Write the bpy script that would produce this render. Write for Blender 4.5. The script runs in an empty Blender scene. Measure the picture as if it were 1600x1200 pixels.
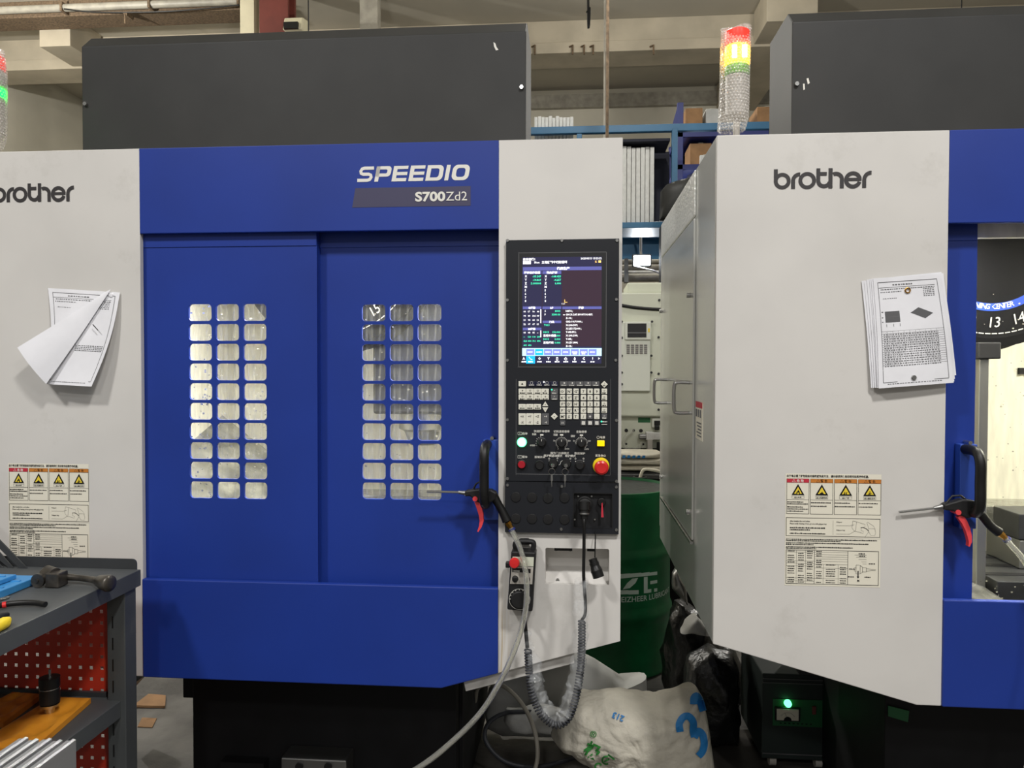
import bpy, bmesh, math, random
from mathutils import Vector, Matrix, noise
from mathutils.bvhtree import BVHTree

random.seed(7)
SC = bpy.context.scene
COL = SC.collection

# ------------------------------------------------------------------ camera
F = 1184.06          # focal length in pixels of the 1600 px wide frame
YAW, TILT, ROLL = 0.0823804, 0.0225803, 0.0018902
CAM = Vector((0.0, 0.0, 1.5))
D = 2.0              # depth of the machines' front faces


def cam_dir(x, y, z):
    c, s = math.cos(ROLL), math.sin(ROLL)
    x, z = c * x - s * z, s * x + c * z
    c, s = math.cos(TILT), math.sin(TILT)
    y, z = c * y + s * z, -s * y + c * z
    c, s = math.cos(YAW), math.sin(YAW)
    return Vector((c * x - s * y, s * x + c * y, z))


def ray(px, py):
    return cam_dir((px - 800) / F, 1.0, -(py - 600) / F)


def P(px, py, Y=D):
    d = ray(px, py)
    return CAM + d * (Y / d.y)


def PZ(px, py, Z):
    d = ray(px, py)
    return CAM + d * ((Z - CAM.z) / d.z)


def PX(px, py, X):
    d = ray(px, py)
    return CAM + d * (X / d.x)


cam_data = bpy.data.cameras.new('camera')
cam_data.sensor_width = 36.0
cam_data.lens = F * 36.0 / 1600.0
cam_data.clip_start = 0.05
cam_data.clip_end = 200
cam = bpy.data.objects.new('camera', cam_data)
COL.objects.link(cam)
r_, f_, u_ = cam_dir(1, 0, 0), cam_dir(0, 1, 0), cam_dir(0, 0, 1)
m = Matrix.Identity(4)
for i in range(3):
    m[i][0], m[i][1], m[i][2], m[i][3] = r_[i], u_[i], -f_[i], CAM[i]
cam.matrix_world = m
SC.camera = cam

# ------------------------------------------------------------------ world, lights, exposure
W = bpy.data.worlds.new('hall')
SC.world = W
W.use_nodes = True
W.node_tree.nodes['Background'].inputs[0].default_value = (1.0, 0.97, 0.92, 1)
W.node_tree.nodes['Background'].inputs[1].default_value = 0.25
SC.view_settings.view_transform = 'Standard'
SC.view_settings.look = 'None'
SC.view_settings.gamma = 1.0
SC.view_settings.use_curve_mapping = False
SC.view_settings.exposure = 0.0


def area_light(name, loc, size, power, color=(1, 1, 1), rot=(0, 0, 0), size_y=None):
    l = bpy.data.lights.new(name, 'AREA')
    l.energy = power
    l.color = color
    l.size = size
    if size_y:
        l.shape = 'RECTANGLE'
        l.size_y = size_y
    o = bpy.data.objects.new(name, l)
    o.location = loc
    o.rotation_euler = rot
    COL.objects.link(o)
    return o


# high-bay lamps of the hall: (x, y, z, watts); their housings are built with the ceiling
HALL_LAMPS = [(-2.6, -1.3, 5.3, 172), (1.3, -1.0, 5.3, 195), (-0.6, -5.0, 5.3, 130), (3.8, -3.5, 5.3, 100)]
for lx, ly, lz, lw in HALL_LAMPS:
    area_light('hall_lamp_light', (lx, ly, lz - 0.02), 0.5, lw, (1.0, 0.98, 0.955))
# added fill bulbs, out of view, brightening the back hall: (x, y, z, watts)
FILL_BULBS = [(-2.5, 7.0, 4.5, 300), (3.6, 7.5, 4.3, 330), (-9.0, 9.5, 6.5, 900), (1.0, 10.5, 7.2, 200), (0.3, 4.2, 4.7, 130)]
for lx, ly, lz, lw in FILL_BULBS:
    l = bpy.data.lights.new('back_fill_light', 'POINT')
    l.energy, l.color, l.shadow_soft_size = lw, (1.0, 0.97, 0.9), 0.09
    o = bpy.data.objects.new('back_fill_light', l)
    o.location = (lx, ly, lz - 0.12)
    COL.objects.link(o)

# ------------------------------------------------------------------ helpers: materials
MATS = {}


def lin(c):
    return tuple(((v / 255) / 12.92 if v / 255 <= 0.04045 else ((v / 255 + 0.055) / 1.055) ** 2.4) for v in c) + (1,)


def mat(name, rgb, rough=0.5, metal=0.0, var=0.0, scale=8.0, bump=0.0, bscale=60.0, emit=None, estr=0.0,
        spec=0.5, stretch=None, rgb2=None, coat=0.0, lo=0.35, hi=0.65, detail=4.0, scuff=None, drips=None):
    """principled material; var / rgb2 mix in a second tone by noise (wear, dirt), bump gives fine relief"""
    if name in MATS:
        return MATS[name]
    mt = bpy.data.materials.new(name)
    mt.use_nodes = True
    nt = mt.node_tree
    b = nt.nodes['Principled BSDF']
    b.inputs['Base Color'].default_value = lin(rgb)
    b.inputs['Roughness'].default_value = rough
    b.inputs['Metallic'].default_value = metal
    b.inputs['Specular IOR Level'].default_value = spec
    b.inputs['Coat Weight'].default_value = coat
    if var or rgb2 or bump:
        tc = nt.nodes.new('ShaderNodeTexCoord')
        mp = nt.nodes.new('ShaderNodeMapping')
        if stretch:
            mp.inputs['Scale'].default_value = stretch
        nt.links.new(tc.outputs['Object'], mp.inputs[0])
    if var or rgb2:
        n = nt.nodes.new('ShaderNodeTexNoise')
        n.inputs['Scale'].default_value = scale
        n.inputs['Detail'].default_value = detail
        r = nt.nodes.new('ShaderNodeValToRGB')
        r.color_ramp.elements[0].position = lo
        r.color_ramp.elements[1].position = hi
        c2 = rgb2 if rgb2 else tuple(max(0, v * (1 - var)) for v in rgb)
        r.color_ramp.elements[0].color = lin(c2)
        r.color_ramp.elements[1].color = lin(rgb)
        nt.links.new(mp.outputs[0], n.inputs['Vector'])
        nt.links.new(n.outputs[0], r.inputs[0])
        nt.links.new(r.outputs[0], b.inputs['Base Color'])
    if bump:
        n2 = nt.nodes.new('ShaderNodeTexNoise')
        n2.inputs['Scale'].default_value = bscale
        n2.inputs['Detail'].default_value = 3
        bp = nt.nodes.new('ShaderNodeBump')
        bp.inputs['Strength'].default_value = bump
        bp.inputs['Distance'].default_value = 0.01
        nt.links.new(mp.outputs[0], n2.inputs['Vector'])
        nt.links.new(n2.outputs[0], bp.inputs['Height'])
        nt.links.new(bp.outputs[0], b.inputs['Normal'])
    def overlay(fac, rgb_):
        mx = nt.nodes.new('ShaderNodeMix')
        mx.data_type = 'RGBA'
        src = b.inputs['Base Color'].links
        if src:
            nt.links.new(src[0].from_socket, mx.inputs[6])
        else:
            mx.inputs[6].default_value = b.inputs['Base Color'].default_value
        mx.inputs[7].default_value = lin(rgb_)
        nt.links.new(fac, mx.inputs[0])
        nt.links.new(mx.outputs[2], b.inputs['Base Color'])

    def mrange(sock, a0, a1, b0, b1):
        r_n = nt.nodes.new('ShaderNodeMapRange')
        for nm_, v_ in (('From Min', a0), ('From Max', a1), ('To Min', b0), ('To Max', b1)):
            r_n.inputs[nm_].default_value = v_
        nt.links.new(sock, r_n.inputs[0])
        return r_n.outputs[0]
    if scuff:      # sparse hand marks and rubs: (colour, strength)
        n3 = nt.nodes.new('ShaderNodeTexNoise')
        n3.inputs['Scale'].default_value = 3.2
        n3.inputs['Detail'].default_value = 9
        n3.inputs['Roughness'].default_value = 0.72
        nt.links.new(tc.outputs['Object'], n3.inputs['Vector'])
        overlay(mrange(n3.outputs[0], 0.60, 0.74, 0.0, scuff[1]), scuff[0])
    if drips:      # coolant runs near one edge: (x0, x1, z_top, colour)
        sx_ = nt.nodes.new('ShaderNodeSeparateXYZ')
        nt.links.new(tc.outputs['Object'], sx_.inputs[0])
        n4 = nt.nodes.new('ShaderNodeTexNoise')
        n4.inputs['Scale'].default_value = 1.0
        mp4 = nt.nodes.new('ShaderNodeMapping')
        mp4.inputs['Scale'].default_value = (160, 1, 5)
        nt.links.new(tc.outputs['Object'], mp4.inputs[0])
        nt.links.new(mp4.outputs[0], n4.inputs['Vector'])
        f1 = mrange(sx_.outputs[0], drips[0], drips[1], 1.0, 0.0)
        f2 = mrange(sx_.outputs[2], drips[2], drips[2] - 0.25, 0.0, 1.0)
        f3 = mrange(n4.outputs[0], 0.45, 0.62, 0.0, 0.7)
        m1_, m2_ = nt.nodes.new('ShaderNodeMath'), nt.nodes.new('ShaderNodeMath')
        m1_.operation = m2_.operation = 'MULTIPLY'
        nt.links.new(f1, m1_.inputs[0])
        nt.links.new(f2, m1_.inputs[1])
        nt.links.new(m1_.outputs[0], m2_.inputs[0])
        nt.links.new(f3, m2_.inputs[1])
        overlay(m2_.outputs[0], drips[3])
    if emit:
        b.inputs['Emission Color'].default_value = lin(emit)
        b.inputs['Emission Strength'].default_value = estr
    MATS[name] = mt
    return mt


def film(name, rgb, alpha, rough=0.1, streak=0.0, stretch=(60, 60, 4), srgb=(220, 220, 215), lo=0.45, hi=0.7,
         spec=0.5, bump=0.0, bscale=40):
    """thin see-through sheet: transparent mixed with a glossy/diffuse skin; streak adds dried runs"""
    mt = bpy.data.materials.new(name)
    mt.use_nodes = True
    nt = mt.node_tree
    b = nt.nodes['Principled BSDF']
    b.inputs['Base Color'].default_value = lin(rgb)
    b.inputs['Roughness'].default_value = rough
    b.inputs['Specular IOR Level'].default_value = spec
    b.inputs['Alpha'].default_value = alpha
    tc = nt.nodes.new('ShaderNodeTexCoord')
    if streak:
        mp = nt.nodes.new('ShaderNodeMapping')
        mp.inputs['Scale'].default_value = stretch
        nt.links.new(tc.outputs['Object'], mp.inputs[0])
        n = nt.nodes.new('ShaderNodeTexNoise')
        n.inputs['Scale'].default_value = 1.0
        n.inputs['Detail'].default_value = 5
        n.inputs['Distortion'].default_value = 0.6
        nt.links.new(mp.outputs[0], n.inputs['Vector'])
        mr = nt.nodes.new('ShaderNodeMapRange')
        mr.inputs['From Min'].default_value = lo
        mr.inputs['From Max'].default_value = hi
        mr.inputs['To Min'].default_value = alpha
        mr.inputs['To Max'].default_value = min(1, alpha + streak)
        nt.links.new(n.outputs[0], mr.inputs[0])
        nt.links.new(mr.outputs[0], b.inputs['Alpha'])
    if bump:
        n2 = nt.nodes.new('ShaderNodeTexNoise')
        n2.inputs['Scale'].default_value = bscale
        bp = nt.nodes.new('ShaderNodeBump')
        bp.inputs['Strength'].default_value = bump
        bp.inputs['Distance'].default_value = 0.01
        nt.links.new(tc.outputs['Object'], n2.inputs['Vector'])
        nt.links.new(n2.outputs[0], bp.inputs['Height'])
        nt.links.new(bp.outputs[0], b.inputs['Normal'])
    MATS[name] = mt
    return mt


# ------------------------------------------------------------------ helpers: text outlines
TXT_SCENE = bpy.data.scenes.new('type_shop')
TXT_VL = TXT_SCENE.view_layers[0]
TXT_CU = bpy.data.curves.new('type', 'FONT')
TXT_OB = bpy.data.objects.new('type', TXT_CU)
TXT_SCENE.collection.objects.link(TXT_OB)
TXT_CACHE = {}


def text_shape(body, bold=0.0, res=2, shear=0.0):
    k = (body, bold, res, shear)
    if k not in TXT_CACHE:
        TXT_CU.body = body
        TXT_CU.offset = bold
        TXT_CU.resolution_u = res
        TXT_CU.shear = shear
        TXT_VL.update()
        ob = TXT_OB.evaluated_get(TXT_VL.depsgraph)
        me = ob.to_mesh()
        vs = [(v.co.x, v.co.y) for v in me.vertices]
        fs = [tuple(p.vertices) for p in me.polygons]
        ob.to_mesh_clear()
        if not vs:
            vs, fs = [(0, 0), (0.01, 0), (0, 0.01)], [(0, 1, 2)]
        TXT_CACHE[k] = (vs, fs)
    return TXT_CACHE[k]


# ------------------------------------------------------------------ helpers: mesh builder
class MB:
    def __init__(self):
        self.v, self.f = [], []

    def add(self, vs, fs):
        n = len(self.v)
        self.v += [tuple(p) for p in vs]
        self.f += [tuple(i + n for i in f) for f in fs]
        return self

    def box(self, x0, x1, y0, y1, z0, z1):
        vs = [(x, y, z) for z in (z0, z1) for y in (y0, y1) for x in (x0, x1)]
        return self.add(vs, [(0, 2, 3, 1), (4, 5, 7, 6), (0, 1, 5, 4), (2, 6, 7, 3), (0, 4, 6, 2), (1, 3, 7, 5)])

    def prism(self, poly, a0, a1, axis='y'):
        """extrude a 2-d outline along an axis: y -> (x,z) outline, x -> (y,z), z -> (x,y)"""
        n = len(poly)

        def pt(p, a):
            return (p[0], a, p[1]) if axis == 'y' else ((a, p[0], p[1]) if axis == 'x' else (p[0], p[1], a))
        vs = [pt(p, a0) for p in poly] + [pt(p, a1) for p in poly]
        fs = [(i, (i + 1) % n, n + (i + 1) % n, n + i) for i in range(n)]
        fs += [tuple(range(n))[::-1], tuple(range(n, 2 * n))]
        return self.add(vs, fs)

    def flat(self, poly, y, axis='y'):
        n = len(poly)
        vs = [(p[0], y, p[1]) if axis == 'y' else ((y, p[0], p[1]) if axis == 'x' else (p[0], p[1], y)) for p in poly]
        return self.add(vs, [tuple(range(n))])

    def rect(self, x0, x1, z0, z1, y):
        return self.flat([(x0, z0), (x1, z0), (x1, z1), (x0, z1)], y)

    def holes(self, outer, holes, y0, y1):
        """flat plate in the x-z plane with through holes, given thickness y0..y1"""
        bm = bmesh.new()
        loops = [outer] + holes
        edges = []
        for lp in loops:
            vs = [bm.verts.new((p[0], y0, p[1])) for p in lp]
            for i in range(len(vs)):
                edges.append(bm.edges.new((vs[i], vs[(i + 1) % len(vs)])))
        bmesh.ops.triangle_fill(bm, use_beauty=True, use_dissolve=False, edges=edges)
        bm.verts.index_update()
        vs = [tuple(v.co) for v in bm.verts]
        fs = [tuple(v.index for v in f.verts) for f in bm.faces]
        bm.free()
        n = len(vs)
        self.add(vs, fs)
        self.add([(v[0], y1, v[2]) for v in vs], [f[::-1] for f in fs])
        base = len(self.v) - 2 * n
        k = 0
        for lp in loops:
            m_ = len(lp)
            for i in range(m_):
                a, b = k + i, k + (i + 1) % m_
                self.f.append((base + a, base + b, base + n + b, base + n + a))
            k += m_
        return self

    def lathe(self, prof, c, axis='z', n=24, flip=False):
        """revolve (radius, height) pairs about an axis through c"""
        vs, fs = [], []
        c = Vector(c)
        for r, h in prof:
            for i in range(n):
                a = 2 * math.pi * i / n
                p, q = r * math.cos(a), r * math.sin(a)
                vs.append(c + (Vector((p, q, h)) if axis == 'z' else (Vector((p, h, q)) if axis == 'y' else Vector((h, p, q)))))
        m_ = len(prof)
        for j in range(m_ - 1):
            for i in range(n):
                fs.append((j * n + i, j * n + (i + 1) % n, (j + 1) * n + (i + 1) % n, (j + 1) * n + i))
        fs.append(tuple(range(n))[::-1])
        fs.append(tuple(range((m_ - 1) * n, m_ * n)))
        return self.add(vs, fs)

    def tube(self, pts, r, n=10, caps=True):
        """sweep a circle (radius r, or one radius per point) along a polyline"""
        pts = [Vector(p) for p in pts]
        rs = r if isinstance(r, (list, tuple)) else [r] * len(pts)
        up = None
        vs, fs = [], []
        for i, p in enumerate(pts):
            t = (pts[min(i + 1, len(pts) - 1)] - pts[max(i - 1, 0)]).normalized()
            if up is None:
                up = t.orthogonal().normalized()
            up = (up - t * up.dot(t)).normalized()
            w = t.cross(up)
            for k in range(n):
                a = 2 * math.pi * k / n
                vs.append(p + (up * math.cos(a) + w * math.sin(a)) * rs[i])
        for i in range(len(pts) - 1):
            for k in range(n):
                fs.append((i * n + k, i * n + (k + 1) % n, (i + 1) * n + (k + 1) % n, (i + 1) * n + k))
        if caps:
            fs.append(tuple(range(n))[::-1])
            fs.append(tuple(range((len(pts) - 1) * n, len(pts) * n)))
        return self.add(vs, fs)

    def pipe(self, pts, ro, ri, n=16):
        """hollow hose: outer and inner wall joined at both ends"""
        a, b = MB().tube(pts, ro, n, caps=False), MB().tube(pts, ri, n, caps=False)
        k = len(a.v)
        vs, fs = a.v + b.v, a.f + [tuple(i + k for i in f)[::-1] for f in b.f]
        for e in (0, k - n):
            for i in range(n):
                fs.append((e + i, e + (i + 1) % n, k + e + (i + 1) % n, k + e + i))
        return self.add(vs, fs)

    def ribbon(self, pts, w, y, closed=False):
        """flat stroke of width w along 2-d points in the x-z plane"""
        n = len(pts)
        vs, fs = [], []
        for i, p in enumerate(pts):
            a = pts[(i - 1) % n] if (closed or i > 0) else pts[i]
            b = pts[(i + 1) % n] if (closed or i < n - 1) else pts[i]
            dx, dz = b[0] - a[0], b[1] - a[1]
            l = math.hypot(dx, dz) or 1
            nx, nz = -dz / l * w / 2, dx / l * w / 2
            vs += [(p[0] + nx, y, p[1] + nz), (p[0] - nx, y, p[1] - nz)]
        for i in range(n if closed else n - 1):
            j = (i + 1) % n
            fs.append((2 * i, 2 * i + 1, 2 * j + 1, 2 * j))
        return self.add(vs, fs)

    def text(self, body, x, z, size, y, align='l', bold=0.0, res=2, rot=0.0, sx=1.0, shear=0.0):
        vs, fs = text_shape(body, bold, res, shear)
        x0, x1 = min(v[0] for v in vs), max(v[0] for v in vs)
        off = {'l': x0, 'c': (x0 + x1) / 2, 'r': x1}[align]
        c, s = math.cos(rot), math.sin(rot)
        out = []
        for a, b in vs:
            a, b = (a - off) * size * sx, b * size
            out.append((x + a * c - b * s, y, z + a * s + b * c))
        return self.add(out, fs)

    def greek(self, x0, x1, z, h, y, seed=0):
        """a line of unreadably small print as separate dashes"""
        rnd = random.Random(seed)
        x = x0
        while x < x1 - h * 0.4:
            w = min(h * rnd.uniform(0.5, 1.6), x1 - x)
            self.rect(x, x + w, z, z + h * rnd.uniform(0.75, 1.0), y)
            x += w + h * rnd.uniform(0.18, 0.45)
        return self

    def merge_noise(self, amp, scale, axis=None, seed=0.0):
        out = []
        for v in self.v:
            p = Vector(v)
            q = p * scale + Vector((seed, seed * 1.7, seed * 0.3))
            d = noise.noise_vector(q) * amp
            if axis is not None:
                e = Vector((0, 0, 0))
                e[axis] = d[axis]
                d = e
            out.append(tuple(p + d))
        self.v = out
        return self

    def mesh(self, name, smooth=False, angle=35):
        me = bpy.data.meshes.new(name)
        me.from_pydata(self.v, [], self.f)
        bm = bmesh.new()
        bm.from_mesh(me)
        if smooth or not getattr(self, 'keep', False):
            bmesh.ops.recalc_face_normals(bm, faces=bm.faces)
        bm.to_mesh(me)
        bm.free()
        if smooth:
            me.shade_smooth()
            me.set_sharp_from_angle(angle=math.radians(angle))
        return me

    def build(self, name, material, parent=None, smooth=False, bevel=0.0, loc=None, angle=35, label=None, kind=None):
        me = self.mesh(name, smooth, angle)
        return place(name, me, material, parent, bevel, loc, label, kind)


def place(name, me, material, parent=None, bevel=0.0, loc=None, label=None, kind=None):
    if isinstance(material, str):
        material = MATS[material]
    if not me.materials:
        me.materials.append(material)
    o = bpy.data.objects.new(name, me)
    COL.objects.link(o)
    if loc is not None:
        o.location = loc
    if parent is not None:
        o.parent = parent
        if parent.type == 'EMPTY':
            o.matrix_parent_inverse = Matrix.Translation(parent.location).inverted()
    if bevel:
        bv = o.modifiers.new('edge', 'BEVEL')
        bv.width = bevel
        bv.segments = 2
        bv.limit_method = 'ANGLE'
    if label:
        o['label'] = label
    if kind:
        o['kind'] = kind
    return o


def thing(name, loc, label, cat, group=None):
    o = bpy.data.objects.new(name, None)
    o.empty_display_size = 0.05
    o.location = loc
    COL.objects.link(o)
    return tag(o, label, cat, group)


def tag(o, label, cat, group=None):
    o['label'] = label
    o['category'] = cat
    if group:
        o['group'] = group
    return o


def struct(o):
    o['kind'] = 'structure'
    return o


def rrect(x0, x1, z0, z1, r, n=5):
    pts = []
    for cx, cz, a0 in ((x1 - r, z1 - r, 0), (x0 + r, z1 - r, 90), (x0 + r, z0 + r, 180), (x1 - r, z0 + r, 270)):
        for i in range(n + 1):
            a = math.radians(a0 + 90 * i / n)
            pts.append((cx + r * math.cos(a), cz + r * math.sin(a)))
    return pts


def circle(cx, cz, r, n=24):
    return [(cx + r * math.cos(2 * math.pi * i / n), cz + r * math.sin(2 * math.pi * i / n)) for i in range(n)]


def arc(cx, cz, r, a0, a1, n=16):
    return [(cx + r * math.cos(math.radians(a0 + (a1 - a0) * i / n)), cz + r * math.sin(math.radians(a0 + (a1 - a0) * i / n)))
            for i in range(n + 1)]


def spline(pts, n=8):
    """Catmull-Rom through 3-d points"""
    pts = [Vector(p) for p in pts]
    q = [pts[0] * 2 - pts[1]] + pts + [pts[-1] * 2 - pts[-2]]
    out = []
    for i in range(1, len(q) - 2):
        for k in range(n):
            t = k / n
            a, b, c, d = q[i - 1], q[i], q[i + 1], q[i + 2]
            out.append(0.5 * ((2 * b) + (c - a) * t + (2 * a - 5 * b + 4 * c - d) * t * t + (3 * b - a - 3 * c + d) * t ** 3))
    out.append(pts[-1])
    return out


def helix(path, r, turns, per=10):
    """coil wound round a path"""
    path = [Vector(p) for p in path]
    L = [0]
    for a, b in zip(path, path[1:]):
        L.append(L[-1] + (b - a).length)
    N = int(turns * per)
    out, up, j = [], None, 0
    for i in range(N + 1):
        s = L[-1] * i / N
        while j < len(path) - 2 and L[j + 1] < s:
            j += 1
        t = (path[j + 1] - path[j]).normalized()
        p = path[j] + t * (s - L[j])
        if up is None:
            up = t.orthogonal().normalized()
        up = (up - t * up.dot(t)).normalized()
        a = 2 * math.pi * i / per
        out.append(p + (up * math.cos(a) + t.cross(up) * math.sin(a)) * r)
    return out


def inflate(poly3, thick, rings=8, back=True, power=0.5, direction=Vector((0, -1, 0))):
    """closed cushion from a star-shaped 3-d outline: bulges along direction on both sides"""
    pts = [Vector(p) for p in poly3]
    c = sum(pts, Vector()) / len(pts)
    n = len(pts)
    mb = MB()
    for sgn in ((1, -1) if back else (1,)):
        vs, fs = [], []
        for k in range(rings + 1):
            s = math.cos(math.pi / 2 * k / rings)
            h = math.sin(math.pi / 2 * k / rings) ** (2 * power)
            if k == rings:
                vs.append(c + direction * thick * sgn)
                break
            for p in pts:
                vs.append(c + (p - c) * s + direction * thick * h * sgn)
        for k in range(rings - 1):
            for i in range(n):
                fs.append((k * n + i, k * n + (i + 1) % n, (k + 1) * n + (i + 1) % n, (k + 1) * n + i))
        for i in range(n):
            fs.append(((rings - 1) * n + i, (rings - 1) * n + (i + 1) % n, rings * n))
        mb.add(vs, fs)
    return mb


def dense(poly, k=4):
    out = []
    for a, b in zip(poly, poly[1:] + poly[:1]):
        a, b = Vector(a), Vector(b)
        out += [a.lerp(b, i / k) for i in range(k)]
    return out
# ------------------------------------------------------------------ materials
mat('paint_white', (211, 208, 203), 0.42, var=0.04, scale=3.0, spec=0.4, lo=0.3, hi=0.6, scuff=((140, 134, 122), 0.22))
mat('paint_white_stained', (211, 208, 203), 0.42, var=0.04, scale=3.0, spec=0.4, lo=0.3, hi=0.6, scuff=((140, 134, 122), 0.22), drips=(-0.2006, -0.165, 1.0, (170, 140, 70)))
mat('paint_blue', (28, 56, 144), 0.42, var=0.07, scale=2.5, spec=0.4)
mat('paint_blue_light', (40, 72, 160), 0.4)
mat('paint_dark', (48, 48, 47), 0.55, var=0.1, scale=6, spec=0.35)
mat('paint_black', (22, 22, 24), 0.6, var=0.2, scale=10, spec=0.25)
mat('panel_black', (30, 32, 37), 0.42, spec=0.35)
mat('panel_grey', (20, 21, 24), 0.6)
mat('rubber', (18, 18, 18), 0.45, spec=0.4)
mat('plastic_black', (26, 26, 27), 0.5, spec=0.4)
mat('plastic_red', (205, 40, 40), 0.3, spec=0.5)
mat('button_red', (165, 26, 40), 0.35)
mat('trigger_red', (225, 70, 75), 0.35)
mat('yellow_button', (250, 215, 0), 0.35, emit=(255, 220, 0), estr=0.5)
mat('yellow', (235, 205, 30), 0.4)
mat('key_white', (222, 220, 206), 0.5)
mat('key_grey', (88, 88, 90), 0.5)
mat('key_navy', (20, 24, 52), 0.5)
mat('ink', (28, 28, 30), 0.7, spec=0.1)
mat('ink_grey', (110, 110, 112), 0.7, spec=0.1)
mat('ink_white', (226, 224, 216), 0.6, spec=0.2)
mat('logo_dark', (50, 47, 48), 0.5)
mat('logo_band', (62, 60, 88), 0.5)
mat('steel', (190, 190, 188), 0.25, 1.0)
mat('steel_dull', (150, 150, 148), 0.42, 1.0)
mat('side_metal', (228, 229, 226), 0.22, 0.5, bump=0.02, bscale=120)
mat('side_metal_rough', (230, 231, 228), 0.3, 0.5, bump=0.35, bscale=90)
mat('brass', (190, 140, 60), 0.3, 1.0)
mat('paper', (232, 232, 236), 0.8, var=0.05, scale=9, spec=0.1)
mat('label_paper', (226, 221, 204), 0.55, spec=0.2)
mat('sign_red', (190, 45, 62), 0.5)
mat('sign_orange', (196, 122, 48), 0.5)
mat('sign_yellow', (232, 205, 60), 0.5)
mat('interior_white', (228, 225, 208), 0.35, var=0.08, scale=7, stretch=(6, 6, 1))
mat('wet_metal', (170, 170, 160), 0.2, 0.6, var=0.35, scale=14, bump=0.3, bscale=40)
mat('cast_dark', (45, 46, 48), 0.4, 0.2, var=0.2, scale=20)
mat('disc_black', (11, 11, 13), 0.65, spec=0.08)
mat('number_grey', (160, 160, 155), 0.6)
mat('chip', (225, 222, 205), 0.2, 0.7)
mat('screen_off', (40, 40, 62), 0.12, emit=(52, 50, 84), estr=0.55)
mat('screen_panel', (52, 40, 52), 0.12, emit=(66, 48, 60), estr=0.55)
mat('screen_bar', (80, 82, 140), 0.15, emit=(92, 94, 160), estr=0.8)
mat('screen_key', (110, 120, 190), 0.15, emit=(120, 132, 205), estr=1.0)
mat('screen_cyan', (30, 160, 240), 0.15, emit=(30, 165, 250), estr=1.1)
mat('screen_pale', (170, 215, 245), 0.15, emit=(180, 222, 250), estr=1.1)
mat('screen_white', (240, 240, 240), 0.2, emit=(240, 240, 245), estr=1.2)
mat('screen_green', (60, 220, 170), 0.2, emit=(70, 225, 175), estr=1.1)
mat('screen_orange', (250, 200, 110), 0.2, emit=(255, 200, 110), estr=1.2)
mat('lamp_green', (60, 255, 140), 0.3, emit=(90, 255, 150), estr=4.0)
mat('lamp_green_core', (230, 255, 240), 0.3, emit=(200, 255, 220), estr=6.0)
mat('lens_red', (235, 70, 60), 0.3, emit=(255, 60, 40), estr=0.5)
mat('lens_amber', (255, 190, 0), 0.3, emit=(255, 190, 20), estr=5.0)
mat('lens_amber_core', (255, 250, 200), 0.3, emit=(255, 245, 190), estr=18.0)
mat('lens_green', (120, 200, 60), 0.3)
mat('lens_green_lit', (0, 255, 60), 0.3, emit=(10, 255, 60), estr=6.0)
mat('lens_green_core', (120, 255, 220), 0.3, emit=(60, 255, 190), estr=8.0)
mat('lens_grey', (185, 180, 172), 0.4)
mat('bulb', (255, 255, 250), 0.3, emit=(255, 250, 240), estr=7.0)
mat('floodlight', (255, 255, 255), 0.3, emit=(240, 247, 255), estr=60.0)
mat('tube_lit', (255, 255, 255), 0.3, emit=(235, 242, 255), estr=4.0)
mat('concrete_floor', (104, 101, 96), 0.55, rgb2=(44, 41, 38), scale=2.2, lo=0.42, hi=0.6, bump=0.2, bscale=25, detail=8)
mat('concrete_beam', (190, 180, 160), 0.85, var=0.1, scale=1.5)
mat('plaster', (200, 195, 180), 0.9, var=0.07, scale=0.8)
mat('plaster_ceiling', (178, 172, 158), 0.9, var=0.06, scale=0.6)
mat('column_cream', (215, 208, 180), 0.7, var=0.06, scale=3)
mat('column_red', (112, 52, 44), 0.6, var=0.1, scale=4)
mat('pipe_grey', (165, 160, 148), 0.5, var=0.15, scale=6)
mat('rust', (120, 100, 78), 0.8, var=0.3, scale=30)
mat('rack_cyan', (48, 104, 142), 0.5, var=0.1, scale=5)
mat('rack_blue', (40, 50, 118), 0.5, var=0.1, scale=5)
mat('rack_back', (28, 30, 44), 0.8)
mat('foam', (214, 214, 210), 0.8, var=0.05, scale=30)
mat('cardboard', (160, 122, 84), 0.85, var=0.12, scale=12)
mat('cream_paint', (205, 208, 190), 0.45, var=0.03, scale=4)
mat('cream_paint_door', (214, 217, 205), 0.4)
mat('drum_green', (20, 104, 60), 0.4, var=0.2, scale=6, spec=0.4)
mat('drum_lid', (44, 50, 48), 0.5, rgb2=(20, 22, 21), scale=25, bump=0.3, bscale=50)
mat('drum_print', (190, 208, 198), 0.5)
mat('sack', (214, 208, 192), 0.7, var=0.12, scale=6, bump=1.0, bscale=26)
mat('sack_grey', (190, 190, 186), 0.7, var=0.08, scale=8, bump=0.3, bscale=20)
mat('print_blue', (30, 122, 190), 0.6)
mat('print_green', (52, 140, 60), 0.6)
mat('bag_black', (20, 21, 21), 0.35, spec=0.5, bump=1.0, bscale=22, rgb2=(60, 58, 55), scale=3, lo=0.3, hi=0.42)
mat('bench_grey', (76, 79, 80), 0.55, var=0.08, scale=7)
mat('bench_dark', (56, 58, 60), 0.5, var=0.1, scale=7)
mat('pegboard_red', (192, 52, 30), 0.5, var=0.08, scale=8)
mat('blue_plastic', (64, 146, 208), 0.4, var=0.08, scale=10)
mat('hammer_steel', (104, 99, 92), 0.32, 0.7, var=0.3, scale=30)
mat('amber_tray', (222, 146, 38), 0.45, rgb2=(176, 98, 26), scale=7, lo=0.35, hi=0.6)
mat('aluminium', (160, 161, 163), 0.35, 0.5)
mat('alu_face', (128, 130, 132), 0.5, 0.5)
mat('coil', (50, 52, 58), 0.5)
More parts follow.
